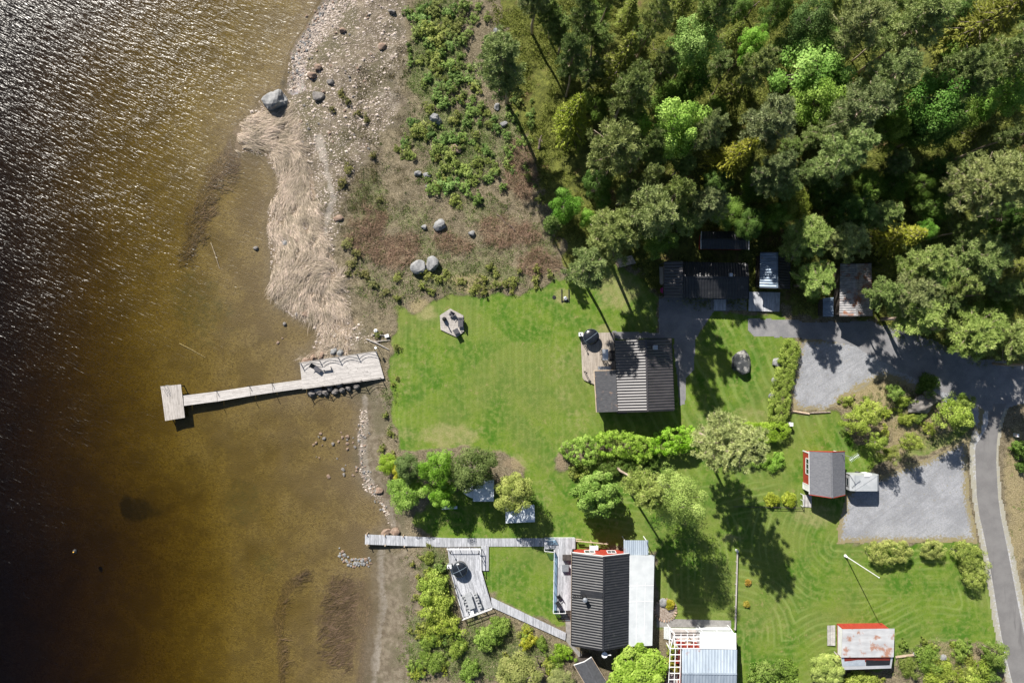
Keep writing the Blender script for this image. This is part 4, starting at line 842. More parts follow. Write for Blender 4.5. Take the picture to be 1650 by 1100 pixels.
for i, (px, py, r) in enumerate([(503,633,6),(514,630,7),(524,632,6),(532,626,5),(541,631,6),(552,627,5),(562,625,5),(575,622,5),(548,618,6)]):
    rock(px, py, r, r, .6, 'dark wet boulder in the shadow along the lower side of the wide dock', 'rock', 60+i, i, 'boulders along the lower side of the dock', jag=.12)
for i, (px, py, r) in enumerate([(1475,1053,5),(1519,1058,5),(1482,1064,3)]): rock(px, py, r, r, .4, 'pale round stone on the rough slope above the lower road', 'pale_rock', 80+i, i, 'pale stones on the rough slope', jag=.12)
SM = {k: [rock_mesh('shore_stone', 500+i+10*j, M[k], 2, .3) for i in range(4)] for j, k in enumerate(('pink_rock', 'rock', 'pale_rock'))}
def stones(pts, label, group, name='stone', mats=('pink_rock','rock','pale_rock'), under=False):
    for px, py, r in pts:
        g = G(px, py); m = SM[random.choice(mats)][random.randrange(4)]; s = r*S
        tag(put(name, m, (g.x, g.y, g.z+s*.15), random.uniform(0, 6), (s*random.uniform(.85,1.3), s*random.uniform(.75,1.1), s*random.uniform(.6,1))), label, 'stone', group)
random.seed(31); L_ = []
for k in range(92):
    t = random.random(); x = 530-66*t**.6+random.gauss(6, 7); y = 140*t+random.gauss(0, 4); L_.append((x, y, random.uniform(1.2, 2.8)))
stones(L_, 'pinkish grey cobble in the stony band along the upper waterline', 'cobbles along the upper waterline')
L_ = [(random.uniform(480, 600), random.uniform(20, 240), random.uniform(1.2, 3)) for k in range(56)]; L_ = [q for q in L_ if q[0] > 480+.0*q[1]]
stones(L_, 'tan stone scattered over the silty upper beach', 'stones scattered over the silty beach', mats=('pink_rock','pink_rock','rock'))
L_ = [(random.gauss(585, 6)+(0 if y < 750 else (y-750)*.42), y, random.uniform(1., 2.3)) for y in [random.uniform(660, 825) for k in range(60)]]
stones(L_, 'small pale cobble on the narrow shore beside the boat grove', 'cobbles on the narrow middle shore', mats=('pale_rock','pink_rock','rock'))
L_ = [(x, y, random.uniform(1.6, 3.2)) for x, y in [(548+(i//3)*3.1+random.uniform(-1.5,1.5), 884+(i//3)*1.6+(i % 3)*5+random.uniform(-2,2)+8*math.sin(i*.1)) for i in range(50)]]
stones(L_, 'whitish stone of the short jetty heaped below the board pier', 'stones of the short jetty', mats=('pale_rock','pale_rock','pink_rock'))
L_ = [(random.uniform(505, 585), random.uniform(690, 770), random.uniform(1.2, 3.2)) for k in range(26)]+[(459,522,4),(448,552,3),(413,400,4.5),(455,545,2),(560,703,4),(523,706,4),(537,715,3.5),(553,756,3.5),(530,768,3),(572,720,3),(560,723,3)]
stones(L_, 'brown stone lying under shallow water off the middle shore', 'stones under the shallow water', mats=('pink_rock','rock'))
# fine pebbles nobody would count
r = np.random.default_rng(5); V = []; F = []
def scatter(polys, n, seed):
    r = np.random.default_rng(seed); a = np.concatenate([W2(q) for q in polys]); lo, hi = a.min(0), a.max(0); xy = r.uniform(lo, hi, (n, 2)); d = np.max([sdf(xy[:,0], xy[:,1], q) for q in polys], 0)+(fbm(xy[:,0], xy[:,1], .5, seed)-.5)*2.6
    return xy[d > r.uniform(0, 1, n)**2*1.3]
xy = np.concatenate([scatter([[(575,-5),(545,30),(515,62),(492,95),(482,145),(462,140),(464,95),(480,60),(505,15),(518,-5)]], 9000, 1), scatter([[(578,660),(590,660),(584,700),(584,740),(600,790),(622,815),(632,850),(622,846),(606,806),(586,790),(575,750)]], 3400, 2), scatter([BEACH], 22000, 3)])
xy = xy[shore_d(xy[:,0], xy[:,1]) > -.5]; s = r.uniform(.04, .13, len(xy))*r.uniform(.6, 1.25, len(xy))*np.where(r.uniform(0, 1, len(xy)) < .09, 2.2, 1); z = zg(xy[:,0], xy[:,1]); c = np.stack([xy[:,0], xy[:,1], z], 1); oc = np.array([[1,0,0],[0,1,0],[-1,0,0],[0,-1,0],[0,0,.8]])
an = r.uniform(0, 6.28, len(xy)); R2 = np.stack([np.cos(an), -np.sin(an), np.sin(an), np.cos(an)], 1).reshape(-1, 2, 2); o2 = np.einsum('nij,kj->nki', R2, oc[:, :2])*np.array([1,.75]); ov = np.concatenate([o2, np.broadcast_to(oc[:, 2:], (len(xy), 5, 1))], 2)
V = (c[:, None]+ov*s[:, None, None]).reshape(-1, 3); b = (np.arange(len(xy))*5)[:, None, None]; F = (b+np.array([[0,1,4],[1,2,4],[2,3,4],[3,0,4]])).reshape(-1, 3)
n = NT('pebble'); tt = n.attr('tint'); M['pebble'] = n.done(n.pbr(n.mix(tt, (.24,.19,.155), (.6,.52,.46)), .9))
tag(put('pebbles', npmesh('pebbles', V, F, np.repeat(r.uniform(0, 1, len(xy)), 4), M['pebble'])), 'fine pebbles strewn over the beach and waterline', 'pebbles', kind='stuff')
# ---------------------------------------------------------------- reeds, dead grass, weeds, undergrowth (stuff)
def strands(name, xy, ang, ln, wd, bend, lift, seed, col, label, cat, mat='straw', zmin=None, zmax=None):
    r = np.random.default_rng(seed); n = len(xy); k = 5; P3 = []; a = ang.copy(); x, y = xy[:,0].copy(), xy[:,1].copy(); zz = []
    for j in range(k):
        P3.append(np.stack([x, y], 1)); x = x+np.cos(a)*ln/(k-1); y = y+np.sin(a)*ln/(k-1); a = a+bend/(k-1)
    P3 = np.stack(P3, 1); z = zg(P3[:,:,0].ravel(), P3[:,:,1].ravel()).reshape(n, k)
    if zmin is not None: z = np.maximum(z, zmin)
    z = z+lift[:, None]*(1+.6*np.sin(np.linspace(0, 3, k)))[None]; z = np.minimum(z, zmax) if zmax is not None else z; C3 = np.concatenate([P3, z[:, :, None]], 2)
    d = np.gradient(C3, axis=1); q = unit(np.stack([-d[:,:,1], d[:,:,0], 0*d[:,:,0]+r.normal(0, .3, (n, 1))*np.hypot(d[:,:,0], d[:,:,1])], 2)); ww = wd[:, None, None]*np.array([.7,1,1,.8,.2])[None, :, None]
    V = np.stack([C3-q*ww, C3+q*ww], 2).reshape(-1, 3); b = (np.arange(n)*2*k)[:, None, None]; F = (b+np.array([[2*j, 2*j+2, 2*j+3, 2*j+1] for j in range(k-1)])).reshape(-1, 4)
    T = np.repeat(np.clip(r.normal(.42, .28, n)+(fbm(xy[:,0], xy[:,1], .8, seed)-.5)*.8, 0, 1), k-1); o = put(name, npmesh(name, V, F, T, M[mat]), (0,0,0)); o.color = (*col, 1); return tag(o, label, cat, kind='stuff')
xy = scatter([STRAW], 150000, 51); xy = xy[fbm(xy[:,0], xy[:,1], .9, 77) > .41]; rk = np.random.default_rng(3).uniform(0, 1, len(xy)); xy = xy[rk < np.where((550-xy[:,1]/S) > 500, .3, 1)]; pxx, pyy = xy[:,0]/S+825, 550-xy[:,1]/S; n_ = len(xy); r = np.random.default_rng(52)
sx, sy = (535-825)*S, (550-448)*S; swirl = np.exp(-(((pxx-520)/55)**2+((pyy-455)/50)**2))
wt = sstep(215, 285, pyy+(fbm(xy[:,0], xy[:,1], .25, 50)-.5)*90+(pxx-430)*-.25); base_a = (math.radians(12)+(pxx-430)*.012+(fbm(xy[:,0], xy[:,1], .35, 55)-.5)*1.6)*(1-wt)+(math.radians(-88)+np.sin(pyy*.02)*.35+(fbm(xy[:,0], xy[:,1], .22, 53)-.5)*2.6)*wt
rad = np.arctan2(xy[:,1]-sy, xy[:,0]-sx)+.9; dx = np.cos(base_a)*(1-swirl)+np.cos(rad)*swirl*1.6; dy = np.sin(base_a)*(1-swirl)+np.sin(rad)*swirl*1.6
ang = np.arctan2(dy, dx)+r.normal(0, .26, n_)+np.where(pyy > 505, r.normal(0, .5, n_), 0)
strands('flattened_reeds', xy, ang, r.uniform(.5, 2.6, n_)*r.uniform(.5, 1, n_), r.uniform(.007, .019, n_), r.normal(0, .5, n_)+.25*swirl, r.uniform(.01, .34, n_), 54, (.345,.285,.22), 'thick mat of flattened tan reeds swirling along the shore', 'reeds', zmin=WL+.02)
xy = np.concatenate([scatter([[(270,430),(280,390),(300,350),(330,290),(375,225),(420,245),(385,262),(350,320),(320,380),(295,425)]], 3600, 55), scatter([[(480,925),(500,935),(465,965),(452,1000),(458,1060),(455,1105),(442,1105),(440,1030),(450,975)]], 1500, 56), scatter([[(520,940),(600,930),(604,990),(592,1100),(540,1100),(500,1040)]], 2600, 57)])
n_ = len(xy); strands('sunken_reeds', xy, r.uniform(-.3, 1.1, n_), r.uniform(.5, 2.0, n_), r.uniform(.012, .028, n_), r.normal(0, .6, n_), r.uniform(.02, .3, n_), 58, (.085,.058,.036), 'sunken brown reeds lying in the shallow water', 'reeds', zmax=WL-.05)
def tufts(name, xy, per, h, wd, spread, col, label, cat, seed, mat='straw', lean=.5, up=1.0, jz=0, tone=.18):
    r = np.random.default_rng(seed); n = len(xy); q = np.repeat(xy, per, 0)+r.normal(0, spread, (n*per, 2)); z = zg(q[:,0], q[:,1])-.03+r.uniform(0, 1, n*per)*jz
    d = rnd_dirs(r, n*per); d[:, 2] = np.abs(d[:, 2])*.6+up*r.uniform(.3, 1, n*per); d[:, :2] *= lean*1.6; d = unit(d)
    V, F = blades(r, np.stack([q[:,0], q[:,1], z], 1), d, r.uniform(.5, 1.2, n*per)*h, r.uniform(.6, 1.2, n*per)*wd)
    T = np.clip(np.repeat(r.normal(.5, tone, n), per)+r.normal(0, .1, n*per), 0, 1); o = put(name, npmesh(name, V, F, T, M[mat])); o.color = (*col, 1); return tag(o, label, cat, kind='stuff')
WILD = [(655,-20),(770,-20),(820,150),(890,330),(912,445),(850,468),(780,477),(710,476),(640,490),(600,540),(560,470),(540,430),(560,310),(640,200)]
BANK = [(1340,662),(1420,615),(1450,612),(1580,690),(1560,702),(1480,730),(1440,745),(1420,730),(1370,690)]
ROUGH = [(1450,1050),(1500,1030),(1600,1040),(1625,1100),(1380,1104),(1440,1075)]; VERGE = [(1640,660),(1700,660),(1700,1000),(1655,985),(1620,800),(1618,700)]
SOUTHW = [(645,885),(720,885),(745,998),(800,985),(910,1040),(940,1104),(640,1104)]
BANKW = [(600,540),(640,500),(632,570),(640,720),(660,840),(640,850),(616,740),(612,650)]
def keep(xy, f): return xy[f(xy[:,0]/S+825, 550-xy[:,1]/S)]
xy = scatter([WILD, BANK, ROUGH, VERGE, SOUTHW, BANKW], 26000, 61)
tufts('dry_grass', xy, 7, .34, .022, .16, (.29,.24,.15), 'pale dry grass over the rough ground and banks', 'dry grass', 62, lean=.9, up=.5)
xy = scatter([WILD, SOUTHW, BANKW, ROUGH, VERGE, BANK], 36000, 63); f = blobs(xy[:,0], xy[:,1], GREENS, 33)+.25*fbm(xy[:,0], xy[:,1], .4, 8); xy = xy[(f > .33) | (np.random.default_rng(6).uniform(0, 1, len(xy)) < .14)]
tufts('weeds', xy, 14, .3, .05, .2, (.105,.15,.036), 'low green weeds and herbs between the shrubs', 'weeds', 64, 'leaf', lean=.8)
xy = scatter([WILD], 16000, 65); f = blobs(xy[:,0], xy[:,1], BRUSH, 32)+.3*fbm(xy[:,0], xy[:,1], .5, 9); xy = xy[f > (.40+.25*fbm(xy[:,0], xy[:,1], .8, 19))]
tufts('brushwood', xy, 11, .8, .02, .25, (.20,.135,.09), 'reddish brown dead brush and fern stalks on the slope', 'brushwood', 66, lean=1.2, up=.35, jz=.25)
xy = scatter([[(575,100),(655,60),(660,300),(600,400),(545,420),(530,300),(560,200)]], 3800, 67); xy = xy[fbm(xy[:,0], xy[:,1], .5, 10) > .53]
tufts('heather', xy, 12, .32, .03, .2, (.12,.105,.05), 'dull brown green heather on the silty beach', 'heather', 68, lean=1)
xy = scatter([FOREST], 44000, 69); xy = keep(xy, lambda a, b: (a < 1660)); xy = xy[fbm(xy[:,0], xy[:,1], .25, 14) > .4]
tufts('undergrowth', xy, 9, .42, .06, .26, (.135,.16,.03), 'mossy bilberry undergrowth across the forest floor', 'undergrowth', 70, 'leaf', lean=1, tone=.24)
# ---------------------------------------------------------------- buildings
def V3(v): return Vector(v)
def roof_edge(mb, pts, w=.12, h=.2, dz=-.05):
    for a, b in zip(pts[:-1], pts[1:]): mb.beam(Vector(a)+Vector((0,0,dz)), Vector(b)+Vector((0,0,dz)), w, h)
class House:
    """gabled building; R ridge ends, A and B the eave ends of the two slopes (world points, same end first)"""
    def __init__(s, name, label, R, A, Bv, wall, oe=.3, og=.25, cat='house', z0=-.1, wall_name='wall', drop=.1):
        s.R, s.A, s.B = [V3(p) for p in R], [V3(p) for p in A], [V3(p) for p in Bv]; c = sum(s.R+s.A+s.B, Vector())/6
        s.t = thing(name, label, cat, (c.x, c.y, 0)); s.u = (s.R[1]-s.R[0]).normalized(); mb = MB(); ends = []
        for i, sg in ((0, 1), (1, -1)):
            R_, A_, B_ = s.R[i], s.A[i], s.B[i]; fa = oe/max(.01, (A_-R_).xy.length); fb = oe/max(.01, (B_-R_).xy.length); o = s.u*og*sg
            a, b = A_.lerp(R_, fa)+o, B_.lerp(R_, fb)+o; r_ = R_+o; dn = Vector((0,0,-drop))
            ends.append([Vector((a.x, a.y, z0)), a+dn, r_+dn, b+dn, Vector((b.x, b.y, z0))])
        s.ends = ends; e0, e1 = ends
        mb.add(e0+e1, [(0,1,2,3,4), (9,8,7,6,5), (0,5,6,1), (1,6,7,2), (2,7,8,3), (3,8,9,4)]); s.wall = mb.build(wall_name, wall, s.t)
    def roofs(s, matA, matB, kind='ribs', **k):
        out = []
        for E, m in ((s.A, matA), (s.B, matB)):
            mb = MB()
            if kind == 'ribs': mb.ribs(s.R[0], s.R[1], E[1], E[0], **k)
            else: mb.slab([s.R[0], s.R[1], E[1], E[0]], k.get('th', .1))
            out.append(mb.build('roof', m, s.t))
        mb = MB(); mb.beam(s.R[0]+Vector((0,0,.05)), s.R[1]+Vector((0,0,.05)), .24, .06); mb.build('ridge_cap', matA, out[0]); s.roof = out; return out
    def trim(s, mat, ends=(0, 1), w=.07, h=.22, name='bargeboard', eaves=False, dz=-.06):
        for i in ends:
            for E in (s.A, s.B):
                o = s.u*(-.05 if i == 0 else .05); mb = MB(); mb.beam(s.R[i]+o+Vector((0,0,dz)), E[i]+o+Vector((0,0,dz)), w, h); mb.build(name, mat, s.t)
        if eaves:
            for E in (s.A, s.B):
                mb = MB(); o = (E[0]-s.R[0]); o.z = 0; o = o.normalized()*.06; mb.tube([E[0]+o+Vector((0,0,-.1)), E[1]+o+Vector((0,0,-.1))], .06, 6); mb.build('gutter', mat, s.t)
def opening(t, c, nrm, w, h, kind='window', frame='white', bars=1):
    """framed window or door standing 3 cm proud of a wall; c its centre on the wall"""
    c, nrm = V3(c), V3((nrm[0], nrm[1], 0)).normalized(); r = Vector((-nrm.y, nrm.x, 0)); u = Vector((0,0,1)); mb = MB(); f = .1
    for a, b, ww, hh in ((-r*(w/2), None, f, h), (r*(w/2), None, f, h), (u*(h/2), None, w+f, f), (u*(-h/2), None, w+f, f)):
        p = c+a+nrm*.03; d = r*(ww/2)
        mb.beam(p-d, p+d, hh, .07, up=nrm)
    for i in range(bars): 
        p = c+nrm*.025+r*(w*((i+1)/(bars+1)-.5)); mb.beam(p-u*(h/2), p+u*(h/2), .05, .05, up=nrm)
    o = mb.build(kind, M[frame], t); mb = MB(); p = c+nrm*.012; mb.beam(p-r*(w/2-.02), p+r*(w/2-.02), h-.04, .02, up=nrm)
    mb.build('pane' if kind == 'window' else 'panel', M['glass'] if kind == 'window' else M[frame], o)
    if kind == 'door':
        mb = MB(); mb.beam(c+nrm*.09+r*(w*.35), c+nrm*.09+r*(w*.35-.14), .04, .04); mb.build('handle', M['steel'], o)
    return o
def brick(parent, name, c, d, mat, yaw=0):
    mb = MB(); mb.box(c, d, yaw); return mb.build(name, mat, parent)
# A: dark roofed house on the main lawn
ez, rz = 3.0, 4.6
h = House('timber_house', 'dark house with ribbed black roof and worn shingle annex beside the main lawn', [P(1040.5,546.5,rz),P(1043.5,662.5,rz)], [P(991,548.5,ez),P(995.5,663.5,ez)], [P(1081.5,545,ez),P(1086.5,660.5,ez)], M['dark_wood'])
h.roofs(M['anthracite'], M['anthracite'], sp=.385, rh=.085); h.trim(M['black_metal'], eaves=True); HA = h
mb = MB(); q = [P(957,597,2.75), P(992.5,596,3.15), P(995.5,663,3.15), P(961,664,2.75)]; mb.slab(q, .1); mb.build('annex_roof', M['worn_shingle'], h.t)
mb = MB(); qi = [P(962,600,2.6), P(993,599,2.95), P(994,660,2.95), P(965,661,2.6)]; mb.prism([(p.x, p.y) for p in qi], -.1, 2.55); mb.build('annex_wall', M['dark_wood'], h.t)
mb = MB(); roof_edge(mb, [q[3], q[0], q[1]], .1, .16); mb.build('annex_fascia', M['timber'], h.t)
c = P(1056,559.5,4.9); mb = MB(); mb.box((c.x, c.y, 4.2), (.5,.5,1.5)); ch = mb.build('chimney', M['white'], h.t); mb = MB(); mb.box((c.x, c.y, 4.99), (.6,.6,.08)); mb.box((c.x, c.y, 5.06), (.28,.28,.1)); mb.build('chimney_cap', M['steel'], ch)
opening(h.t, (P(1013,552).x, h.ends[0][2].y+.0, 1.6), (0,1), 1.2, 1.1); opening(h.t, (h.ends[0][0].x+.02, P(0,575).y, 1.1), (-1,0), .95, 2.0, 'door')
mb = MB(); mb.box(P(1002,665,1.9), (1.4,.25,.1)); mb.build('awning', M['dark_wood'], h.t)
# canopy roofs over its terrace door
t = thing('porch_canopy', 'small grey flat canopy over the terrace door of the dark house', 'canopy', P(978,575)); 
mb = MB(); mb.slab([P(970.5,562.5,2.2),P(980,562.5,2.35),P(980,580,2.35),P(971,580,2.2)], .07); mb.build('canopy_roof', M['steel'], t); mb = MB()
for x, y in ((971.5,563.5),(972,579)): p = P(x, y, 2.1); mb.beam((p.x, p.y, .25), (p.x, p.y, 2.1), .08, .08)
mb.build('post', M['dark_wood'], t)
t = thing('garden_bench', 'grey bench box against the shingled annex on the terrace', 'bench', P(973,592)); p = P(974.5,593,.9)
mb = MB(); mb.box((p.x, p.y, .72), (1.9,.5,.08)); mb.build('seat', M['steel'], t)
for s_ in (-.8, .8): mb = MB(); mb.box((p.x+s_, p.y, .46), (.1,.45,.46)); mb.build('leg', M['dark_wood'], t)
t = thing('patio_table', 'dark glass topped table tucked between canopy and house wall', 'table', P(986,572)); p = P(986,573,.95)
mb = MB(); mb.box((p.x, p.y, .98), (.8,1.5,.05)); mb.build('tabletop', M['black_metal'], t)
for sx in (-.32, .32):
    for sy in (-.65, .65): mb = MB(); mb.box((p.x+sx, p.y+sy, .6), (.06,.06,.72)); mb.build('leg', M['black_metal'], t)
# terrace deck
t = thing('terrace_deck', 'sunbleached wooden terrace at the west side of the dark house', 'deck', P(960,570)); z = .25; mb = MB()
mb.planks(P(935.5,537,z), P(938.5,608,z), P(992,596,z), P(990,535,z), 34, .012, .06, .3, 2); mb.planks(P(938.5,608,z), P(941,612,z), P(962,621,z), P(962,600,z), 14, .012, .06, .3); mb.build('decking', M['warm_wood'], t)
mb = MB(); mb.prism([P(936.5,538,z).xy, P(939,607,z).xy, P(955,615,z).xy, P(990,606,z).xy, P(990,536,z).xy], -.1, z-.065); mb.build('skirt', M['dark_wood'], t)
def hot_tub(px, py, R, stove, label, zb, dirv=(1,.6)):
    c = P(px, py, zb+1.2); c = Vector((c.x, c.y, zb)); t = thing('hot_tub', label, 'hot tub', c, 'wood fired hot tubs'); mb = MB(); r = R*S*.985
    mb.lathe(c, [(r*.93,.0),(r*.95,.5),(r*.93,.95)], 28); tb = mb.build('tub', M['dark_wood'], t); mb = MB(); mb.lathe(c, [(r*.955,.25),(r*.965,.25),(r*.965,.31),(r*.955,.31)], 28); mb.lathe(c, [(r*.955,.7),(r*.965,.7),(r*.965,.76),(r*.955,.76)], 28); mb.build('hoop', M['steel'], tb)
    mb = MB(); mb.lathe(c, [(r*1.0,.93),(r*1.02,.99),(r*.97,1.08),(r*.8,1.2),(r*.55,1.3),(r*.28,1.35),(.02,1.36)], 32); cv = mb.build('cover', M['vinyl'], t, smooth=True); d = Vector((*dirv, 0)).normalized(); mb = MB(); ln = []
    for k in range(-8, 9):
        s_ = k/8*.98; zz = np.interp(abs(s_), [0,.28,.55,.8,.97,1.02], [1.375,1.365,1.315,1.215,1.095,1.0]); ln.append(c+d*(s_*r)+Vector((0,0,float(zz))))
    for a, b in zip(ln[:-1], ln[1:]): mb.beam(a, b, .05, .03)
    mb.build('seam', M['seam'], cv); mb = MB(); mb.lathe(c, [(r*1.01,.955),(r*1.035,.955),(r*1.035,.99),(r*1.01,.99)], 32); mb.build('rim', M['seam'], cv)
    g = P(*stove, zb+1.0); mb = MB(); mb.box((g.x, g.y, zb+.5), (.55,.5,1.0)); st = mb.build('stove', M['steel'], t); mb = MB(); mb.box((g.x, g.y, zb+1.03), (.62,.56,.05)); mb.build('stove_lid', M['white'], st)
    mb = MB(); mb.tube([(g.x-.1, g.y+.05, zb+1.0), (g.x-.1, g.y+.05, zb+2.1)], .07, 8); mb.build('flue', M['black_metal'], st); return t
hot_tub(953,542.5,12.6,(936,538.5),'black domed hot tub with one pale seam on the sunbleached terrace',.25,(1,.75))
def lamp_post(px, py, h_, label, zb=0, name='torch_post'):
    g = P(px, py, zb); t = thing(name, label, 'post', g, None); mb = MB(); mb.tube([g, g+Vector((0,0,h_))], .04, 6); mb.build('pole', M['dark_wood'], t); mb = MB(); mb.lathe(g+Vector((0,0,h_)), [(.06,0),(.11,.06),(.11,.2),(.03,.27)], 10); mb.build('lamp_head', M['black_metal'], t)
lamp_post(938.5,552,1.3,'dark torch post at the terrace edge just under the hot tub stove',.25); lamp_post(941,598,1.2,'dark torch post at the low corner of the sunbleached terrace',.25); lamp_post(944,600,1.0,'shorter torch beside the corner post of the sunbleached terrace',.25)
# B: long dark garage with lean-to
h = House('long_garage', 'long black roofed garage in tree shade above the paved driveway', [P(1071,446,3.6),P(1206,447,3.6)], [P(1072,421,2.7),P(1204,424,2.7)], [P(1071,479,2.5),P(1206,481,2.5)], M['dark_wood'], cat='garage'); 
h.roofs(M['black_roof'], M['black_roof'], sp=.4, rh=.06); h.trim(M['black_metal'])
mb = MB(); mb.ribs(P(1098.5,421,3.78), P(1098.5,479.5,2.72), P(1070,479.5,2.45), P(1070,421,2.75), sp=.42, rh=.09, th=.05); 
t2 = thing('carport', 'lean-to carport with thick ribbed sheet roof at the west end of the garage', 'carport', P(1084,450))
mb = MB(); mb.ribs(P(1100,420.5,3.95), P(1100,479.5,3.95), P(1070,479,3.7), P(1070,421,3.7), sp=.42, rh=.09, th=.05); mb.build('roof', M['anthracite'], t2); mb = MB()
for x, y in ((1071,423),(1071,478)): p = P(x, y, 3.6); mb = MB(); mb.beam((p.x, p.y, -.1), (p.x, p.y, 3.62), .12, .12); mb.build('post', M['dark_wood'], t2)
for x in (1115, 1150, 1180): opening(h.t, (P(x,480,1.2).x, h.ends[0][4].y-.0, 1.1), (0,-1), 2.2, 2.0, 'door', 'dark_wood', 0)
mb = MB(); mb.box(P(1177,443,3.85), (.45,.45,.6)); mb.build('chimney', M['steel'], h.t)
# C: back shed
h = House('back_shed', 'black roofed red shed deepest in the shade behind the garage', [P(1130,386,3.1),P(1206,386,3.1)], [P(1131,373,2.6),P(1205,373,2.6)], [P(1130,401,2.5),P(1206,402,2.5)], M['red'], cat='shed', oe=.2, og=.3)
h.roofs(M['black_roof'], M['black_roof'], sp=.38, rh=.05); h.trim(M['white'])
# D: blue shed
h = House('blue_roof_shed', 'shed with one blue grey and one dark roof slope right of the garage', [P(1252,407,3.4),P(1252,464,3.4)], [P(1225,407,2.5),P(1224,463,2.5)], [P(1274,409,2.5),P(1273,465,2.5)], M['dark_wood'], cat='shed')
h.roofs(M['blue_roof'], M['black_roof'], sp=.36, rh=.05); h.trim(M['black_metal'])
tag((lambda: (lambda mb: (mb.planks(P(1207,470,.3), P(1206,501,.3), P(1198+58,502,.3), P(1257,471,.3), 26, .015, .05, .3, 1), mb.build('wooden_platform', M['silver_wood'], None, P(1230,486))))(MB())[1])(), 'bluish board platform in shade below the blue roofed shed', 'platform')
tag((lambda mb: (mb.planks(P(1150,482,.2), P(1150,500,.2), P(1170,500,.2), P(1170,482,.2), 10, .015, .05, .3), mb.build('wooden_ramp', M['silver_wood'], None, P(1160,490))))(MB())[1], 'short pale board ramp at the garage front', 'ramp')
# E: rusty shed
h = House('rusty_roof_shed', 'shed with patchy rusty sheet roof half under the lane pines', [P(1380,425,3.7),P(1380.5,509,3.7)], [P(1354,425,2.6),P(1352.5,509,2.6)], [P(1404,424,2.6),P(1406,509,2.6)], M['dark_wood'], cat='shed')
h.roofs(M['rust_roof'], M['rust_roof'], sp=.33, rh=.05); h.trim(M['black_metal'])
t2 = thing('lean_to', 'low grey lean-to roof left of the rusty shed', 'lean-to', P(1334,495)); mb = MB(); mb.ribs(P(1343,479,2.3), P(1343,510,2.3), P(1326,510,2.0), P(1326,480,2.0), sp=.3, rh=.04); mb.build('roof', M['blue_roof'], t2)
mb = MB(); mb.prism([P(1328,482,2).xy, P(1342,481,2).xy, P(1342,508,2).xy, P(1328,508,2).xy], -.1, 1.95); mb.build('wall', M['dark_wood'], t2)
# F: red cabin
h = House('red_cabin', 'small red cabin with grey felt roof and white window by the trailer', [P(1339.5,728.5,4.1),P(1341,801.5,4.1)], [P(1304,727,2.75),P(1304.5,796,2.75)], [P(1361.5,727.5,2.75),P(1362,796.5,2.75)], M['red'], oe=.28, og=.35, cat='cabin')
h.roofs(M['grey_shingle'], M['grey_shingle'], 'slab', th=.12); h.trim(M['red'], h=.18); HF = h
mb = MB(); A0, A1 = h.A; mb.beam(A0+Vector((-.02,0,-.1)), A1+Vector((-.02,0,-.1)), .05, .16); mb.build('fascia', M['white'], h.t)
wx = h.ends[0][0].x; wy = (P(0,728,1.5).y+P(0,763,1.5).y)/2-.9
mb = MB(); opening(h.t, (wx, P(1300,751,1.55).y, 1.55), (-1,0), 2.2, 1.05, 'window', 'white', 2); opening(h.t, (wx, P(1300,784,1.).y, 1.0), (-1,0), .85, 1.9, 'door', 'white', 0)
opening(h.t, (P(1318,725,1.5).x, h.ends[0][0].y, 1.5), (0,1), .9, 1.0); 
for e in h.ends:
    for k in (0, 4): brick(h.t, 'corner_board', (e[k].x, e[k].y, 1.25), (.14,.14,2.6), M['white'])
t2 = thing('step', 'grey slab step with white rail at the south corner of the red cabin', 'step', P(1299,806)); mb = MB(); mb.planks(P(1294,797,.12), P(1294,816,.12), P(1308,817,.12), P(1308,797,.12), 6, .02, .1, .2); mb.build('paving_slab', M['concrete'], t2)
mb = MB(); a, b = P(1294,797,.9), P(1294.5,816,.9); mb.beam(a, b, .06, .08); 
for p in (a, b, (a+b)/2): mb.beam((p.x, p.y, 0), (p.x, p.y, .9), .06, .06)
mb.build('handrail', M['white'], t2)
t2 = thing('antenna', 'pale television antenna standing at the north gable of the red cabin', 'antenna', P(1340,725)); g = P(1340,725.5,0); g.z = 3; mb = MB(); mb.tube([(g.x, g.y, 1.5), (g.x, g.y, 6.4)], .035, 6); mb.build('mast', M['steel'], t2); mb = MB(); a, b = Vector((g.x-.5, g.y-.35, 6.3)), Vector((g.x+.75, g.y+.45, 6.3)); mb.beam(a, b, .05, .05)
for k in range(7): p = a.lerp(b, (k+.5)/7); mb.beam(p+Vector((-.18,.28,0)), p+Vector((.18,-.28,0)), .025, .025)
mb.build('aerial', M['tarp'], t2)
# G: box trailer
x0, x1, y0, y1 = P(1371,0,2.4).x, P(1418,0,2.4).x, P(0,791,2.4).y, P(0,765,2.4).y
t = thing('box_trailer', 'white box trailer with sloping roof ends parked on the gravel beside the red cabin', 'trailer', ((x0+x1)/2, (y0+y1)/2, .012)); mb = MB(); n0, n1 = x0+.55, x1-.4; zt = 2.45
mb.add([(x0,y0,.45),(x1,y0,.45),(x1,y1,.45),(x0,y1,.45),(x0,y0,2.05),(x1,y0,2.05),(x1,y1,2.05),(x0,y1,2.05),(n0,y0+.02,zt),(n1,y0+.02,zt),(n1,y1-.02,zt),(n0,y1-.02,zt)],
 [(3,2,1,0),(0,1,5,4),(1,2,6,5),(2,3,7,6),(3,0,4,7),(4,5,9,8),(5,6,10,9),(6,7,11,10),(7,4,8,11),(8,9,10,11)]); bd = mb.build('body', M['trailer_white'], t)
cy = (y0+y1)/2; mb = MB(); mb.box(((n0+n1)/2+.1, y1-.06, zt+.05), (.7,.35,.12)); mb.build('roof_hatch', M['white'], bd)
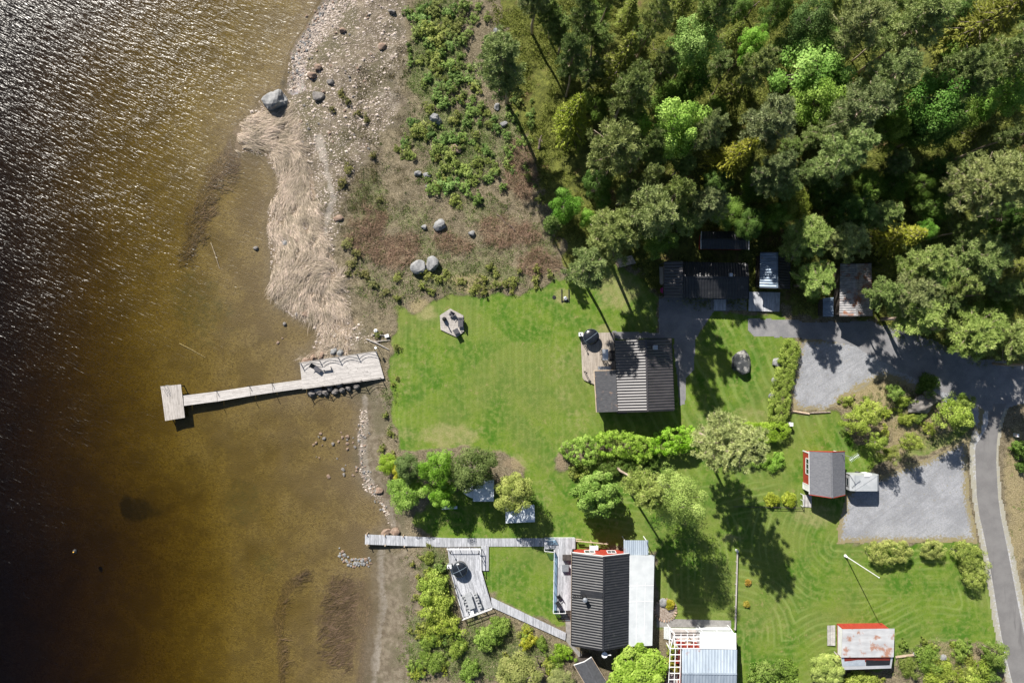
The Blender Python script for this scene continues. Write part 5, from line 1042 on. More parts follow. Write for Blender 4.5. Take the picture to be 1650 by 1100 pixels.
mb = MB(); mb.beam((n0, y0+.1, zt+.01), (n1, y1-.1, zt+.01), .04, .02); mb.beam((n0, y0+.06, zt+.012), (n0, y1-.06, zt+.012), .05, .03); mb.beam((n1, y0+.06, zt+.012), (n1, y1-.06, zt+.012), .05, .03); mb.build('roof_seam', M['steel'], bd)
opening(t, (x0, cy, 1.5), (-1,0), 1.1, .6, 'window', 'steel', 0); opening(t, ((x0+x1)/2+.7, y1, 1.3), (0,1), .65, 1.6, 'door', 'white', 0)
for sy in (y0+.02, y1-.02):
    mb = MB(); cx = (x0+x1)/2-.1; mb.tube([(cx, sy-.1, .34), (cx, sy+.1, .34)], .33, 16); wv = mb.build('wheel', M['rubber'], t); mb = MB(); mb.tube([(cx, sy-.115, .34), (cx, sy+.115, .34)], .17, 12); mb.build('rim', M['steel'], wv)
mb = MB(); mb.beam((x1-.1, cy-.6, .5), (x1+1.0, cy, .5), .08, .1); mb.beam((x1-.1, cy+.6, .5), (x1+1.0, cy, .5), .08, .1); mb.box((x1+1.15, cy, .52), (.5,.12,.14)); db = mb.build('drawbar', M['black_metal'], t); mb = MB(); mb.tube([(x1+.85, cy+.14, .1), (x1+.85, cy+.14, .95)], .04, 8); mb.box((x1+.85, cy+.14, .16), (.3,.1,.28)); mb.build('jockey_wheel', M['steel'], db)
mb = MB(); mb.box((x1+.45, cy, .68), (.4,.3,.3)); mb.build('gas_box', M['steel'], db)
# H: big house
ez, rz = 3.0, 4.7; h = House('big_house', 'biggest house with black ribbed roof and red gable at the lower pier', [P(973,896,rz),P(971.5,1047.5,rz)], [P(922.5,890,ez),P(921,1039,ez)], [P(1013.5,891.5,ez),P(1012,1040,ez)], M['red'], oe=.4, og=.4)
h.roofs(M['black_roof'], M['black_roof'], sp=.37, rh=.075); h.trim(M['white'], ends=(0,), h=.16); h.trim(M['black_metal'], ends=(1,), eaves=True); HH = h
mb = MB(); mb.beam(h.A[0]+Vector((-.1,0,-.14)), h.A[1]+Vector((-.1,0,-.14)), .08, .1); mb.build('copper_gutter', M['timber'], h.t)
q = [P(1014,894.5,2.95),P(1054.5,894,2.6),P(1051,1039.5,2.6),P(1012,1041,2.95)]; mb = MB(); mb.slab(q, .12); fr = mb.build('flat_roof', M['dirty_white'], h.t); mb = MB()
for f in (.335, .51): a, b = q[0].lerp(q[3], f), q[1].lerp(q[2], f); mb.beam(a+Vector((0,0,.012)), b+Vector((0,0,.012)), .05, .02)
for f in (.33, .66): a, b = q[0].lerp(q[1], f), q[3].lerp(q[2], f); mb.beam(a.lerp(b, .3)+Vector((0,0,.012)), a.lerp(b, .97)+Vector((0,0,.012)), .04, .02)
mb.build('roof_seam', M['white'], fr)
mb = MB(); mb.prism([P(1014,897,2.9).xy, P(1051,897,2.7).xy, P(1048,1036,2.7).xy, P(1012,1037,2.9).xy], -.1, 2.5); mb.build('extension_wall', M['white'], h.t)
def on_slope(h, E, px, py):
    z = 4.
    for _ in range(12):
        p = P(px, py, z); a = (E[0]-h.R[0]); n_ = h.u.cross(a).normalized(); z = h.R[0].z-((p.x-h.R[0].x)*n_.x+(p.y-h.R[0].y)*n_.y)/n_.z
    return P(px, py, z)
mb = MB(); mb.slab([on_slope(h, h.A, *c)+Vector((0,0,.11)) for c in ((935,948.5),(970.5,953),(970.5,964),(935,960.5))], .02); mb.build('flashing', M['black_roof'], h.roof[0])
c = on_slope(h, h.A, 941,960); mb = MB(); mb.tube([c+Vector((0,0,-.2)), c+Vector((0,0,1.3))], .28, 14); ch = mb.build('chimney', M['black_metal'], h.t); mb = MB(); mb.lathe(c+Vector((0,0,1.3)), [(.2,0),(.2,.12),(.34,.12),(.34,.17),(.06,.26)], 14); mb.build('chimney_cap', M['steel'], ch)
mb = MB(); a0, a1 = on_slope(h, h.A, 923,957.5)+Vector((0,0,.14)), on_slope(h, h.A, 939,957.5)+Vector((0,0,.14)); b0, b1 = on_slope(h, h.A, 923,962)+Vector((0,0,.14)), on_slope(h, h.A, 939,962)+Vector((0,0,.14)); mb.beam(a0, a1, .05, .05); mb.beam(b0, b1, .05, .05)
for k in range(6): f = (k+.5)/6; mb.beam(a0.lerp(a1, f), b0.lerp(b1, f), .05, .05)
mb.build('roof_ladder', M['black_metal'], h.t)
gy_ = h.ends[0][0].y; opening(h.t, (P(950,0,1.3).x, gy_, 1.35), (0,1), 1.4, 1.2, 'window', 'white', 1); opening(h.t, (P(985,0,1.3).x, gy_, 1.35), (0,1), 1.2, 1.1, 'window', 'white', 1); opening(h.t, (h.ends[0][0].x, P(0,925,1).y, 1.45), (-1,0), 1.0, 2.0, 'door', 'white', 0); opening(h.t, (h.ends[0][0].x, P(0,1000,1).y, 1.6), (-1,0), 1.6, 1.1)
t2 = thing('satellite_dish', 'white satellite dish at the lower gable tip of the big house', 'satellite dish', P(978,1046,3)); c = P(974,1054,3.6); mb = MB(); mb.lathe(c, [(.1,0),(.34,.06),(.42,.14),(.40,.14),(.1,.04)], 18); mb.build('dish', M['white'], t2); mb = MB(); mb.beam(c+Vector((0,1.2,-.2)), c, .06, .06); mb.beam(c+Vector((.1,0,.1)), c+Vector((.9,0,.12)), .12, .08); mb.build('bracket', M['white'], t2)
t2 = thing('roof_terrace', 'grey ribbed porch roof at the upper right corner of the big house', 'porch roof', P(1024,882)); mb = MB(); mb.ribs(P(1044.5,870,2.5), P(1005,870,2.5), P(1005,894,2.7), P(1044.5,893.5,2.7), sp=.28, rh=.035); mb.build('roof', M['old_zinc'], t2)
for x, y in ((1007,871.5),(1042,871.5)): p = P(x, y, 2.4); mb = MB(); mb.beam((p.x, p.y, 0), (p.x, p.y, 2.42), .1, .1); mb.build('post', M['white'], t2)
t2 = thing('timber_pergola', 'low bare timber rail frame in front of the red gable', 'pergola', P(955,874)); mb = MB()
for a, b in (((928,871),(980,876)),((928,868),(937,868.5))): mb.beam(P(*a, 1.0), P(*b, 1.0), .12, .12)
for x, y in ((929,871),(953,873.5),(979,876)): p = P(x, y, 1); mb.beam((p.x, p.y, -.05), (p.x, p.y, 1.0), .1, .1)
mb.build('rail', M['timber'], t2)
t2 = thing('garden_table', 'white table standing against the red gable of the big house', 'table', P(957,882)); p = P(957,882.5,.8); mb = MB(); mb.box((p.x, p.y, .76), (1.25,.62,.05)); mb.build('tabletop', M['white'], t2)
for sx in (-.5, .5): mb = MB(); mb.box((p.x+sx, p.y, .37), (.08,.5,.74)); mb.build('leg', M['white'], t2)
# I: little tilted hut
h = House('garden_hut', 'little dark hut with tilted gable roof and white trimmed gable at the bottom edge', [P(942,1066,2.9),P(968,1112,2.9)], [P(925,1071.5,2.2),P(956,1124,2.2)], [P(953.5,1058.5,2.2),P(978,1098,2.2)], M['dark_wood'], oe=.2, og=.2, cat='hut')
h.roofs(M['felt'], M['felt'], 'slab', th=.08); h.trim(M['white'], ends=(0,), h=.14); mb = MB(); mb.beam(h.B[0]+Vector((0,0,-.05)), h.B[1]+Vector((0,0,-.05)), .06, .14); mb.beam(h.A[0]+Vector((0,0,-.05)), h.A[1]+Vector((0,0,-.05)), .06, .14); mb.build('eave_board', M['timber'], h.t)
# J: white veranda house at the bottom
h = House('veranda_house', 'outbuilding with old zinc roof and white glazed veranda frames at the bottom edge', [P(1099,1084,3.9),P(1187,1085,3.9)], [P(1099,1045,3.0),P(1187.5,1046,3.0)], [P(1098,1125,3.0),P(1187,1126,3.0)], M['red'], oe=.2, og=.2, cat='outbuilding')
h.roofs(M['old_zinc'], M['old_zinc'], sp=.42, rh=.035); mb = MB(); mb.beam(P(1098.5,1045,2.95), P(1098,1112,2.95), .12, .25); mb.build('gutter', M['black_metal'], h.t)
mb = MB(); mb.slab([P(1128.5,1019.5,2.75),P(1186,1019.5,2.75),P(1186.5,1045.5,3.0),P(1128,1044.5,3.0)], .1); mb.build('porch_roof', M['white'], h.t)
def lattice(pts, nu, nv, wd=.09):
    mb = MB(); a, b, c, d = [V3(p) for p in pts]
    for i in range(nu+1): mb.beam(a.lerp(b, i/nu), d.lerp(c, i/nu), wd, .1)
    for j in range(nv+1): mb.beam(a.lerp(d, j/nv)+Vector((0,0,.003)), b.lerp(c, j/nv)+Vector((0,0,.003)), wd, .1)
    return mb
lattice([P(1087,1019,2.7),P(1128,1019,2.7),P(1128,1044,2.7),P(1087,1044,2.7)], 4, 4).build('veranda_beams', M['white'], h.t)
lattice([P(1080,1044,2.65),P(1097,1044,2.65),P(1095,1104,2.65),P(1077,1104,2.65)], 2, 6).build('veranda_beams', M['white'], h.t)
lattice([P(1079,1012,1.6),P(1178,1013,1.6),P(1180,1019,2.7),P(1087,1019,2.7)], 4, 1).build('glazed_front', M['white'], h.t)
lattice([P(1079,1012,1.6),P(1087,1019,2.7),P(1080,1044,2.65),P(1078,1042,1.6)], 1, 2).build('glazed_side', M['white'], h.t)
mb = MB(); 
for x, y in ((1079.5,1013),(1129,1013.5),(1178,1014),(1078,1043),(1075,1100)): p = P(x, y, 1.6); mb.beam((p.x, p.y, -.05), (p.x, p.y, 2.6), .1, .1)
mb.build('veranda_posts', M['white'], h.t)
mb = MB(); mb.planks(P(1079,1013,.2), P(1079,1112,.2), P(1128,1112,.2), P(1128,1013,.2), 30, .01, .05, .2); mb.build('veranda_floor', M['grey_wood'], h.t)
mb = MB(); mb.prism([P(1129,1022,2.6).xy, P(1184,1022,2.6).xy, P(1184,1047,2.6).xy, P(1129,1047,2.6).xy], -.1, 2.6); mb.build('porch_wall', M['dirty_white'], h.t)
for i, (x, y, lab) in enumerate([(1092,1032,'red cushioned chair nearest the veranda corner'),(1100,1036,'red cushioned chair beside the corner chair on the veranda'),(1118,1036,'red cushioned chair at the porch wall of the veranda'),(1089,1062,'red cushioned chair alone in the narrow veranda side')]):
    p = P(x, y, .6); t2 = thing('chair', lab, 'chair', (p.x, p.y, .2), 'veranda chairs'); brick(t2, 'seat', (p.x, p.y, .62), (.44,.44,.12), M['red']); brick(t2, 'backrest', (p.x, p.y-.22, .92), (.44,.06,.5), M['red'])
    for sx in (-.22, .22):
        for sy in (-.22, .22): brick(t2, 'leg', (p.x+sx, p.y+sy, .385), (.05,.05,.37), M['white'])
p = P(1109,1034,.8); t2 = thing('table', 'round pale table in the middle of the veranda', 'table', (p.x, p.y, .2)); mb = MB(); mb.lathe((p.x, p.y, .9), [(.5,0),(.52,.02),(.5,.05)], 20); mb.build('tabletop', M['timber'], t2); mb = MB(); mb.lathe((p.x, p.y, .2), [(.25,0),(.05,.05),(.05,.7)], 10); mb.build('pedestal', M['white'], t2)
t2 = thing('stair', 'white ribbed panel steps left of the glazed veranda', 'steps', P(1075,1020)); mb = MB()
for k in range(5): x = 1069.5+k*2.1; mb.prism([P(x,1009).xy, P(x+1.9,1009).xy, P(x+1.9,1028).xy, P(x,1028).xy], 0, .12+.09*k)
mb.build('tread', M['dirty_white'], t2)
# K: rusty painted shed
h = House('rusty_white_shed', 'red shed with rust flaked white roof at the lower right lawn', [P(1356,1058.5,3.4),P(1440,1058,3.4)], [P(1357.5,1013,2.5),P(1441.5,1012,2.5)], [P(1358,1078.5,2.2),P(1436,1076,2.2)], M['red'], oe=.25, og=.4, cat='shed')
mb = MB(); mb.ribs(h.R[0], h.R[1], h.A[1], h.A[0], sp=1.2, rh=.02, th=.06); mb.build('roof', M['rusty_white'], h.t); mb = MB(); mb.slab([h.R[0]+Vector((0,0,-.18)), h.R[1]+Vector((0,0,-.18)), h.B[1], h.B[0]], .06); lr = mb.build('lower_roof', M['white'], h.t)
f = lambda u, v: h.R[0].lerp(h.R[1], u).lerp(h.B[0].lerp(h.B[1], u), v)+Vector((0,0,-.18*(1-v)+.02)); mb = MB(); mb.slab([f(.48,.03), f(.96,.03), f(.96,.72), f(.48,.72)], .015); mb.build('bare_felt', M['black_roof'], lr); mb = MB(); mb.slab([f(.02,.1), f(.46,.1), f(.46,.7), f(.02,.7)], .015); mb.build('patch_sheet', M['tarp'], lr)
e0 = h.ends[0]; wxx = e0[0].x; mb = MB(); mb.prism([(wxx-.015, e0[0].y-.1), (wxx+.01, e0[0].y-.1), (wxx+.01, e0[4].y+1.2), (wxx-.015, e0[4].y+1.2)], .35, 2.3); mb.build('white_panelling', M['white'], h.t)
t2 = thing('ramp', 'grey board ramp at the left wall of the rust flaked shed', 'ramp', P(1339,1023)); mb = MB(); mb.planks(P(1333,1007.5,.15), P(1333,1039.5,.15), P(1346,1039.5,.3), P(1346,1007,.3), 8, .02, .06, .2); mb.build('decking', M['concrete'], t2)
t2 = thing('pallet', 'stack of grey pallet boards leaning at the white wall corner of the rust flaked shed', 'pallet', P(1350,1060)); mb = MB()
for k in range(6): mb.beam(P(1344+k*1.2,1049+k*2.5,.2+.05*k), P(1357+k*.6,1062+k*1.5,.3+.05*k), .12, .05)
mb.build('boards', M['grey_wood_y'], t2)
tag((lambda mb: (mb.beam(P(1443,1058,.25), P(1481,1053,.2), .3, .08), mb.build('plank', M['timber'], None, P(1460,1056))))(MB())[1], 'long bare plank lying from the rust flaked shed to a pale stone', 'plank')
# ---------------------------------------------------------------- docks, decks, piers
zb = .16
t = thing('dock', 'wide grey board dock with rope railings reaching from the lawn bank', 'dock', P(550,600)); mb = MB(); A_, B_, C_, D_ = P(483,584,zb), P(606.5,565,zb), P(619,609.5,zb), P(487.5,627.5,zb)
mb.planks(A_.lerp(D_, .0), B_, C_, D_, 22, .014, .06, .3, 5); mb.build('decking', M['grey_wood'], t)
mb = MB(); mb.beam(D_+Vector((0,.05,-.2)), C_+Vector((0,.05,-.2)), .1, .3); mb.beam(A_+Vector((0,-.05,-.2)), B_+Vector((0,-.05,-.2)), .1, .3); mb.beam(A_+Vector((.05,0,-.2)), D_+Vector((.05,0,-.2)), .1, .3); mb.build('beam', M['dark_wood'], t)
def rope_rail(t, a, b, n, h_=1.05, skip=()):
    a, b = V3(a), V3(b); pts = [a.lerp(b, i/(n-1)) for i in range(n)]
    for p in pts: mb = MB(); mb.beam(p+Vector((0,0,-.15)), p+Vector((0,0,h_)), .1, .1); mb.build('railing_post', M['dark_wood'], t)
    for i in range(n-1):
        if i in skip: continue
        for z in (h_-.08, h_*.58): mb = MB(); mb.tube([pts[i].lerp(pts[i+1], k/8)+Vector((0,0,z-.42*math.sin(math.pi*k/8)**.9*(1 if k not in (0, 8) else 0))) for k in range(9)], .034, 5); mb.build('rope', M['rope'], t)
rope_rail(t, A_+Vector((.15,-.1,0)), B_+Vector((-.1,-.1,0)), 5); rope_rail(t, D_+Vector((.3,.08,0)), C_+Vector((-.5,.08,0)), 5)
for k in range(4): 
    for q0, q1 in ((A_, B_), (D_, C_)):
        p = q0.lerp(q1, .03+.28*k); mb = MB(); mb.tube([(p.x, p.y+.12*(1 if q0 is D_ else -1), WL-1.2), (p.x, p.y+.12*(1 if q0 is D_ else -1), zb-.08)], .1, 8); mb.build('pile', M['dark_wood'], t)
t = thing('gangway', 'narrow grey gangway linking the wide dock to the swimming platform', 'gangway', P(390,630)); zg_ = -.2; mb = MB(); segs = [(295,637,296,653.5),(349,630.5,350,646.5),(402,622.5,404,637.5),(438,618,440,632),(487,611.5,488,625.5)]
for i in range(4): (a, b, c_, d), (e, f_, g, k) = segs[i], segs[i+1]; s0 = MB(); mb.planks(P(a+.4,b,zg_), P(e-.2,f_,zg_), P(g-.2,k,zg_), P(c_+.4,d,zg_), 9, .012, .05, .25, 1)
mb.build('decking', M['grey_wood'], t)
for y_ in (0, 1): mb = MB(); a, b = segs[0], segs[4]; mb.beam(P(a[2*y_], a[2*y_+1]+(-.8 if y_ else .8), zg_-.16), P(b[2*y_], b[2*y_+1]+(-.8 if y_ else .8), zg_-.16), .08, .18); mb.build('beam', M['dark_wood'], t)
for i in range(1, 4):
    for y_ in (0, 1): p = P(segs[i][2*y_], segs[i][2*y_+1], zg_); mb = MB(); mb.tube([(p.x, p.y+(.09 if y_ == 0 else -.09), WL-1.6), (p.x, p.y+(.09 if y_ == 0 else -.09), zg_+.75)], .045, 6); mb.build('pile', M['black_metal'], t)
t = thing('swim_platform', 'square board platform at the outer end of the narrow gangway', 'platform', P(278,648)); zs_ = -.12; mb = MB(); mb.planks(P(258.8,622.4,zs_), P(266,677.8,zs_), P(298,672.5,zs_), P(291.5,619,zs_), 19, .014, .06, .25, 1); mb.build('decking', M['grey_wood_y'], t)
mb = MB(); mb.prism([P(260,624,zs_).xy, P(266.5,676.5,zs_).xy, P(296.5,671.5,zs_).xy, P(290.5,620.5,zs_).xy], zs_-.32, zs_-.07); mb.build('frame', M['dark_wood'], t)
for x, y in ((262,625),(268,675),(294,670),(289,622)): p = P(x, y, zs_); mb = MB(); mb.tube([(p.x, p.y, WL-2.4), (p.x, p.y, zs_-.3)], .09, 8); mb.build('pile', M['dark_wood'], t)
p = P(264,622.5,zs_); mb = MB()
for dx in (0, .45): mb.tube([(p.x+dx, p.y+.12, WL-.8), (p.x+dx, p.y+.1, zs_+.95), (p.x+dx, p.y-.35, zs_+.95), (p.x+dx, p.y-.4, zs_)], .025, 6)
for k in range(4): mb.beam((p.x, p.y+.12, WL-.6+k*.3), (p.x+.45, p.y+.12, WL-.6+k*.3), .05, .03)
mb.build('bathing_ladder', M['steel'], t)
# furniture on the dock
def chairlike(name, label, px, py, zb, yaw, w, d, mat, cat='chair', arms=True, group=None, bh=.55, sh=.42, legmat='black_metal'):
    p = P(px, py, zb+.5); c = Vector((p.x, p.y, zb)); t = thing(name, label, cat, c, group); R_ = lambda x, y, z: (c.x+x*math.cos(yaw)-y*math.sin(yaw), c.y+x*math.sin(yaw)+y*math.cos(yaw), zb+z)
    mb = MB(); mb.box(R_(0,0,sh), (w, d, .09), yaw); mb.build('seat', M[mat], t); mb = MB(); mb.beam(R_(-w/2,-d/2,sh+bh/2), R_(w/2,-d/2,sh+bh/2), .08, bh); mb.build('backrest', M[mat], t)
    for sx in (-1, 1):
        for sy in (-1, 1): mb = MB(); mb.beam(R_(sx*(w/2-.05), sy*(d/2-.05), 0), R_(sx*(w/2-.05), sy*(d/2-.05), sh-.04), .05, .05); mb.build('leg', M[legmat], t)
        if arms: mb = MB(); mb.beam(R_(sx*(w/2-.03), -d/2, sh+.24), R_(sx*(w/2-.03), d/2, sh+.24), .06, .05); mb.build('armrest', M[mat], t)
    return t
p = P(508,592,zb); t = thing('lounger', 'black reclining lounge chair near the outer end of the wide dock', 'lounger', (p.x, p.y, zb)); a = Vector((p.x-.5, p.y+.42, 0)); b = Vector((p.x+.9, p.y-.55, 0)); d = (b-a).normalized()
mb = MB(); mb.beam(a+d*.55+Vector((0,0,zb+.4)), b+Vector((0,0,zb+.4)), .62, .08); mb.build('seat', M['fabric'], t); mb = MB(); mb.beam(a+Vector((0,0,zb+.85)), a+d*.57+Vector((0,0,zb+.42)), .62, .07); mb.build('backrest', M['black_metal'], t); sd = Vector((-d.y, d.x, 0))
for s_ in (-1, 1):
    for q in (a+d*.5, b-d*.15): mb = MB(); mb.beam(q+sd*s_*.27+Vector((0,0,zb)), q+sd*s_*.27+Vector((0,0,zb+.37)), .05, .05); mb.build('leg', M['black_metal'], t)
p = P(527,593,zb); t = thing('bench', 'small low bench table with dark shadow beside the lounge chair on the dock', 'bench', (p.x, p.y, zb)); mb = MB(); mb.box((p.x, p.y, zb+.45), (1.3,.36,.05), math.radians(8)); mb.build('seat', M['grey_wood'], t)
for s_ in (-.55, .55): mb = MB(); mb.box((p.x+s_, p.y+s_*.14, zb+.21), (.08,.34,.42), math.radians(8)); mb.build('leg', M['dark_wood'], t)
# south board pier and terraces
z1 = .1
t = thing('pier', 'long silvery board pier running from the lake to the big house terrace', 'pier', P(740,871)); mb = MB(); mb.planks(P(588,876.5,z1), P(588.3,860.5,z1), P(657,863.5,z1), P(657,879.2,z1), 46, .02, .06, .4); mb.planks(P(657,879.2,z1), P(657,863.5,z1), P(722,866.5,z1), P(722,881,z1), 44, .02, .06, .4); mb.planks(P(722,881,z1), P(722,866.5,z1), P(800,867,z1), P(800,880,z1), 52, .02, .06, .4); mb.planks(P(800,880,z1), P(800,867,z1), P(890,866.5,z1), P(890,880,z1), 60, .02, .06, .4); mb.build('decking', M['silver_wood'], t)
mb = MB(); mb.beam(P(588,875.5,z1-.17), P(722,880,z1-.17), .1, .2); mb.beam(P(588,861.5,z1-.17), P(722,867.5,z1-.17), .1, .2); mb.beam(P(722,879,z1-.17), P(890,879,z1-.17), .1, .2); mb.build('beam', M['dark_wood'], t)
for x, y in ((591,860.3),(592,877),(620,861.6),(621,878),(650,863),(652,879.5)): p = P(x, y, z1); mb = MB(); mb.tube([(p.x, p.y, WL-1.0), (p.x, p.y, z1+.35)], .08, 8); mb.build('pile', M['timber'], t)
z2 = .45; t = thing('tub_deck', 'silvery angled deck carrying the second hot tub', 'deck', P(757,935)); mb = MB(); mb.planks(P(721,882.5,z2), P(725,918,z2), P(776,919,z2), P(775,882.5,z2), 28, .014, .06, .4, 1); mb.planks(P(725,918,z2), P(745.5,995,z2), P(793,977.5,z2), P(776,919,z2), 28, .014, .06, .4, 2); mb.build('decking', M['silver_wood'], t)
mb = MB(); mb.planks(P(775.5,879,.2), P(775.5,919,.2), P(787.5,919,.2), P(787.5,879,.2), 6, .014, .06, .4, 1); mb.build('side_step', M['silver_wood'], t)
mb = MB(); mb.prism([P(722,884,z2).xy, P(726,918,z2).xy, P(746,993,z2).xy, P(791,976,z2).xy, P(774.5,919,z2).xy, P(774,884,z2).xy], -.3, z2-.065); mb.build('skirt', M['dark_wood'], t)
for k, (a, b, n_) in enumerate([((721,882),(775,882),4),((775,882),(775.5,918),3),((745.5,994.5),(793,977),5),((725,919),(745.5,994),5)]):
    mb = MB(); A2, B2 = P(*a, z2), P(*b, z2); mb.beam(A2+Vector((0,0,.85)), B2+Vector((0,0,.85)), .09, .05)
    for i in range(n_): q = A2.lerp(B2, i/(n_-1)); mb.beam(q, q+Vector((0,0,.83)), .06, .06)
    if k == 2: mb.beam(A2+Vector((0,0,.45)), B2+Vector((0,0,.45)), .05, .1)
    mb.build('railing', M['white' if k < 3 else 'dark_wood'], t)
hot_tub(740.5,918.5,12.2,(724,912.5),'black domed hot tub with crossed seams on the silvery angled deck',z2,(1,.5))
mb = MB(); c = P(740.5,918.5,1.65); d = Vector((-.5,1,0)).normalized(); cov = [o for o in bpy.data.objects if o.name.startswith('cover')][-1]
ln = [Vector((c.x, c.y, z2))+d*(k/8*.98*1.08)+Vector((0,0,float(np.interp(abs(k/8*.98), [0,.28,.55,.8,.97,1.02], [1.378,1.367,1.317,1.217,1.097,1.0])))) for k in range(-8, 9)]
for a, b in zip(ln[:-1], ln[1:]): mb.beam(a, b, .04, .03)
mb.build('seam', M['seam'], cov)
lamp_post(727,886,1.1,'dark lantern post at the upper left corner of the silvery deck',z2,'lantern_post'); lamp_post(772,887,1.1,'dark lantern post at the upper right corner of the silvery deck',z2,'lantern_post'); lamp_post(735,942,1.2,'dark thin parasol stand at the left rail of the silvery deck',z2,'parasol_stand')
p = P(757,968,z2+.74); t = thing('dining_table', 'long glass dining table at the end of the silvery deck', 'table', (p.x, p.y, z2)); ya = math.radians(-72); ca, sa_ = math.cos(ya), math.sin(ya)
mb = MB(); mb.box((p.x, p.y, z2+.74), (2.3,.9,.04), ya); mb.build('tabletop', M['pale_grey'], t)
for sx in (-1, 1):
    for sy in (-.36, .36): mb = MB(); mb.box((p.x+sx*ca-sy*sa_, p.y+sx*sa_+sy*ca, z2+.36), (.06,.06,.72), ya); mb.build('leg', M['steel'], t)
DC = [(748,962,1,'first'),(750.5,971,1,'second'),(754,981,1,'third'),(766,958,-1,'first'),(769,967,-1,'second'),(773,976,-1,'third')]
for x, y, sd_, o_ in DC: chairlike('dining_chair', '%s pale grey dining chair from hot tub, %s side of the glass table' % (o_, 'willow' if sd_ > 0 else 'boardwalk'), x, y, z2, ya+math.pi/2*(1-sd_)+0, .5, .5, 'pale_grey', 'chair', True, 'dining chairs on the silvery deck', .5, .44, 'steel')
p = P(760,986,z2+.4); t = thing('side_table', 'low white side table at the deck end beyond the glass table', 'table', (p.x, p.y, z2)); brick(t, 'tabletop', (p.x, p.y, z2+.45), (.7,.6,.05), M['white'], ya); brick(t, 'base', (p.x, p.y, z2+.21), (.3,.3,.42), M['white'], ya)
t = thing('boardwalk', 'slanting grey boardwalk from the tub deck to the big house corner', 'boardwalk', P(850,995)); z3 = .25; mb = MB(); mb.planks(P(792,977.5,z3), P(791,961.5,z3), P(912,1019,z3), P(911,1031.5,z3), 78, .016, .06, .3); mb.build('decking', M['silver_wood'], t); mb = MB(); mb.beam(P(793,976.5,z3-.16), P(911,1030.5,z3-.16), .1, .18); mb.beam(P(792,963,z3-.16), P(911,1020,z3-.16), .1, .18); mb.build('beam', M['dark_wood'], t)
z4 = .55; t = thing('house_terrace', 'silvery terrace along the west side of the big house with glass railing', 'deck', P(907,925)); mb = MB(); mb.planks(P(892.5,884,z4), P(891,983,z4), P(921,983,z4), P(922,884,z4), 17, .014, .06, .4, 3); mb.planks(P(877,866,z4), P(877,884,z4), P(927,884,z4), P(927,866,z4), 28, .014, .06, .4, 0); mb.build('decking', M['silver_wood'], t)
mb = MB(); mb.prism([P(893.5,885,z4).xy, P(892,982,z4).xy, P(920,982,z4).xy, P(921,885,z4).xy], -.1, z4-.065); mb.prism([P(878,867,z4).xy, P(878,883,z4).xy, P(926,883,z4).xy, P(926,867,z4).xy], -.1, z4-.07); mb.build('skirt', M['white'], t)
for a, b, n_ in (((877,884.5),(893,886),2),((892.5,886),(891,983),7),((878,866),(894,866),2),((891,983.5),(911,983.5),3)):
    A2, B2 = P(*a, z4), P(*b, z4); mb = MB(); mb.beam(A2+Vector((0,0,.95)), B2+Vector((0,0,.95)), .06, .05)
    for i in range(n_): q = A2.lerp(B2, i/(n_-1)); mb.beam(q, q+Vector((0,0,.93)), .05, .05)
    rl = mb.build('railing', M['white'], t); mb = MB(); mb.beam(A2+Vector((0,0,.5)), B2+Vector((0,0,.5)), .02, .75); mb.build('glass_panel', M['clear'], rl)
t = thing('trellis', 'dark slatted steps at the lower end of the house terrace', 'steps', P(908,990)); mb = MB()
for k in range(5): mb.beam(P(899,985+k*2.6,.5-.08*k), P(919,985+k*2.6,.5-.08*k), .14, .05)
for x in (899.5, 918.5): mb.beam(P(x,984,.46), P(x,997,.12), .06, .12)
mb.build('tread', M['dark_wood'], t)
tag((lambda mb: (mb.box(P(914,898,z4+.35), (1.3,.7,.7)), mb.box(P(914,898,z4+.73), (1.36,.76,.05)), mb.build('cushion_box', M['dark_wood'], None, P(914,898,z4))))(MB())[2], 'dark storage box on the house terrace at the wall', 'box')
tag((lambda mb: (mb.box(P(911,915,z4+.3), (.9,.9,.6)), mb.box(P(911,915,z4+.64), (.96,.96,.05)), mb.build('grill_table', M['steel'], None, P(911,915,z4))))(MB())[2], 'grey square grill table on the house terrace', 'grill')
chairlike('deck_chair', 'dark wire chair at the sunny lower end of the house terrace', 899, 972, z4, .6, .55, .55, 'black_metal'); chairlike('deck_chair', 'dark wire chair just above the one at the terrace end', 901, 962, z4, 2.2, .55, .55, 'black_metal')
# ---------------------------------------------------------------- hexagonal lawn deck with seats
t = thing('lawn_deck', 'six sided wooden deck standing on the main lawn', 'deck', P(728,520)); hx = [P(x, y, .2) for x, y in ((725.5,497),(746.5,508),(747.5,534),(736,543),(710,531),(708.5,508))]; mb = MB()
c0 = sum(hx, Vector())/6
mb.prism([p.xy for p in hx], .02, .14); mb.build('frame', M['dark_wood'], t); mb = MB(); ys = [p.y for p in hx]; y_ = min(ys); 
def clip_poly(poly, y0, y1):
    out = poly
    for sg, lim in ((1, y0), (-1, y1)):
        new = []
        for i in range(len(out)):
            a, b = out[i], out[(i+1) % len(out)]; da, db = sg*(a[1]-lim), sg*(b[1]-lim)
            if da >= 0: new.append(a)
            if da*db < 0: f = da/(da-db); new.append((a[0]+(b[0]-a[0])*f, a[1]+(b[1]-a[1])*f))
        out = new
        if not out: return out
    return out
while y_ < max(ys):
    q = clip_poly([(p.x, p.y) for p in hx], y_+.006, y_+.134)
    if len(q) > 2: mb.prism(q, .145, .2+random.uniform(-.004, .004), tint=random.uniform(.25, .75))
    y_ += .14
mb.build('decking', M['grey_wood_y'], t)
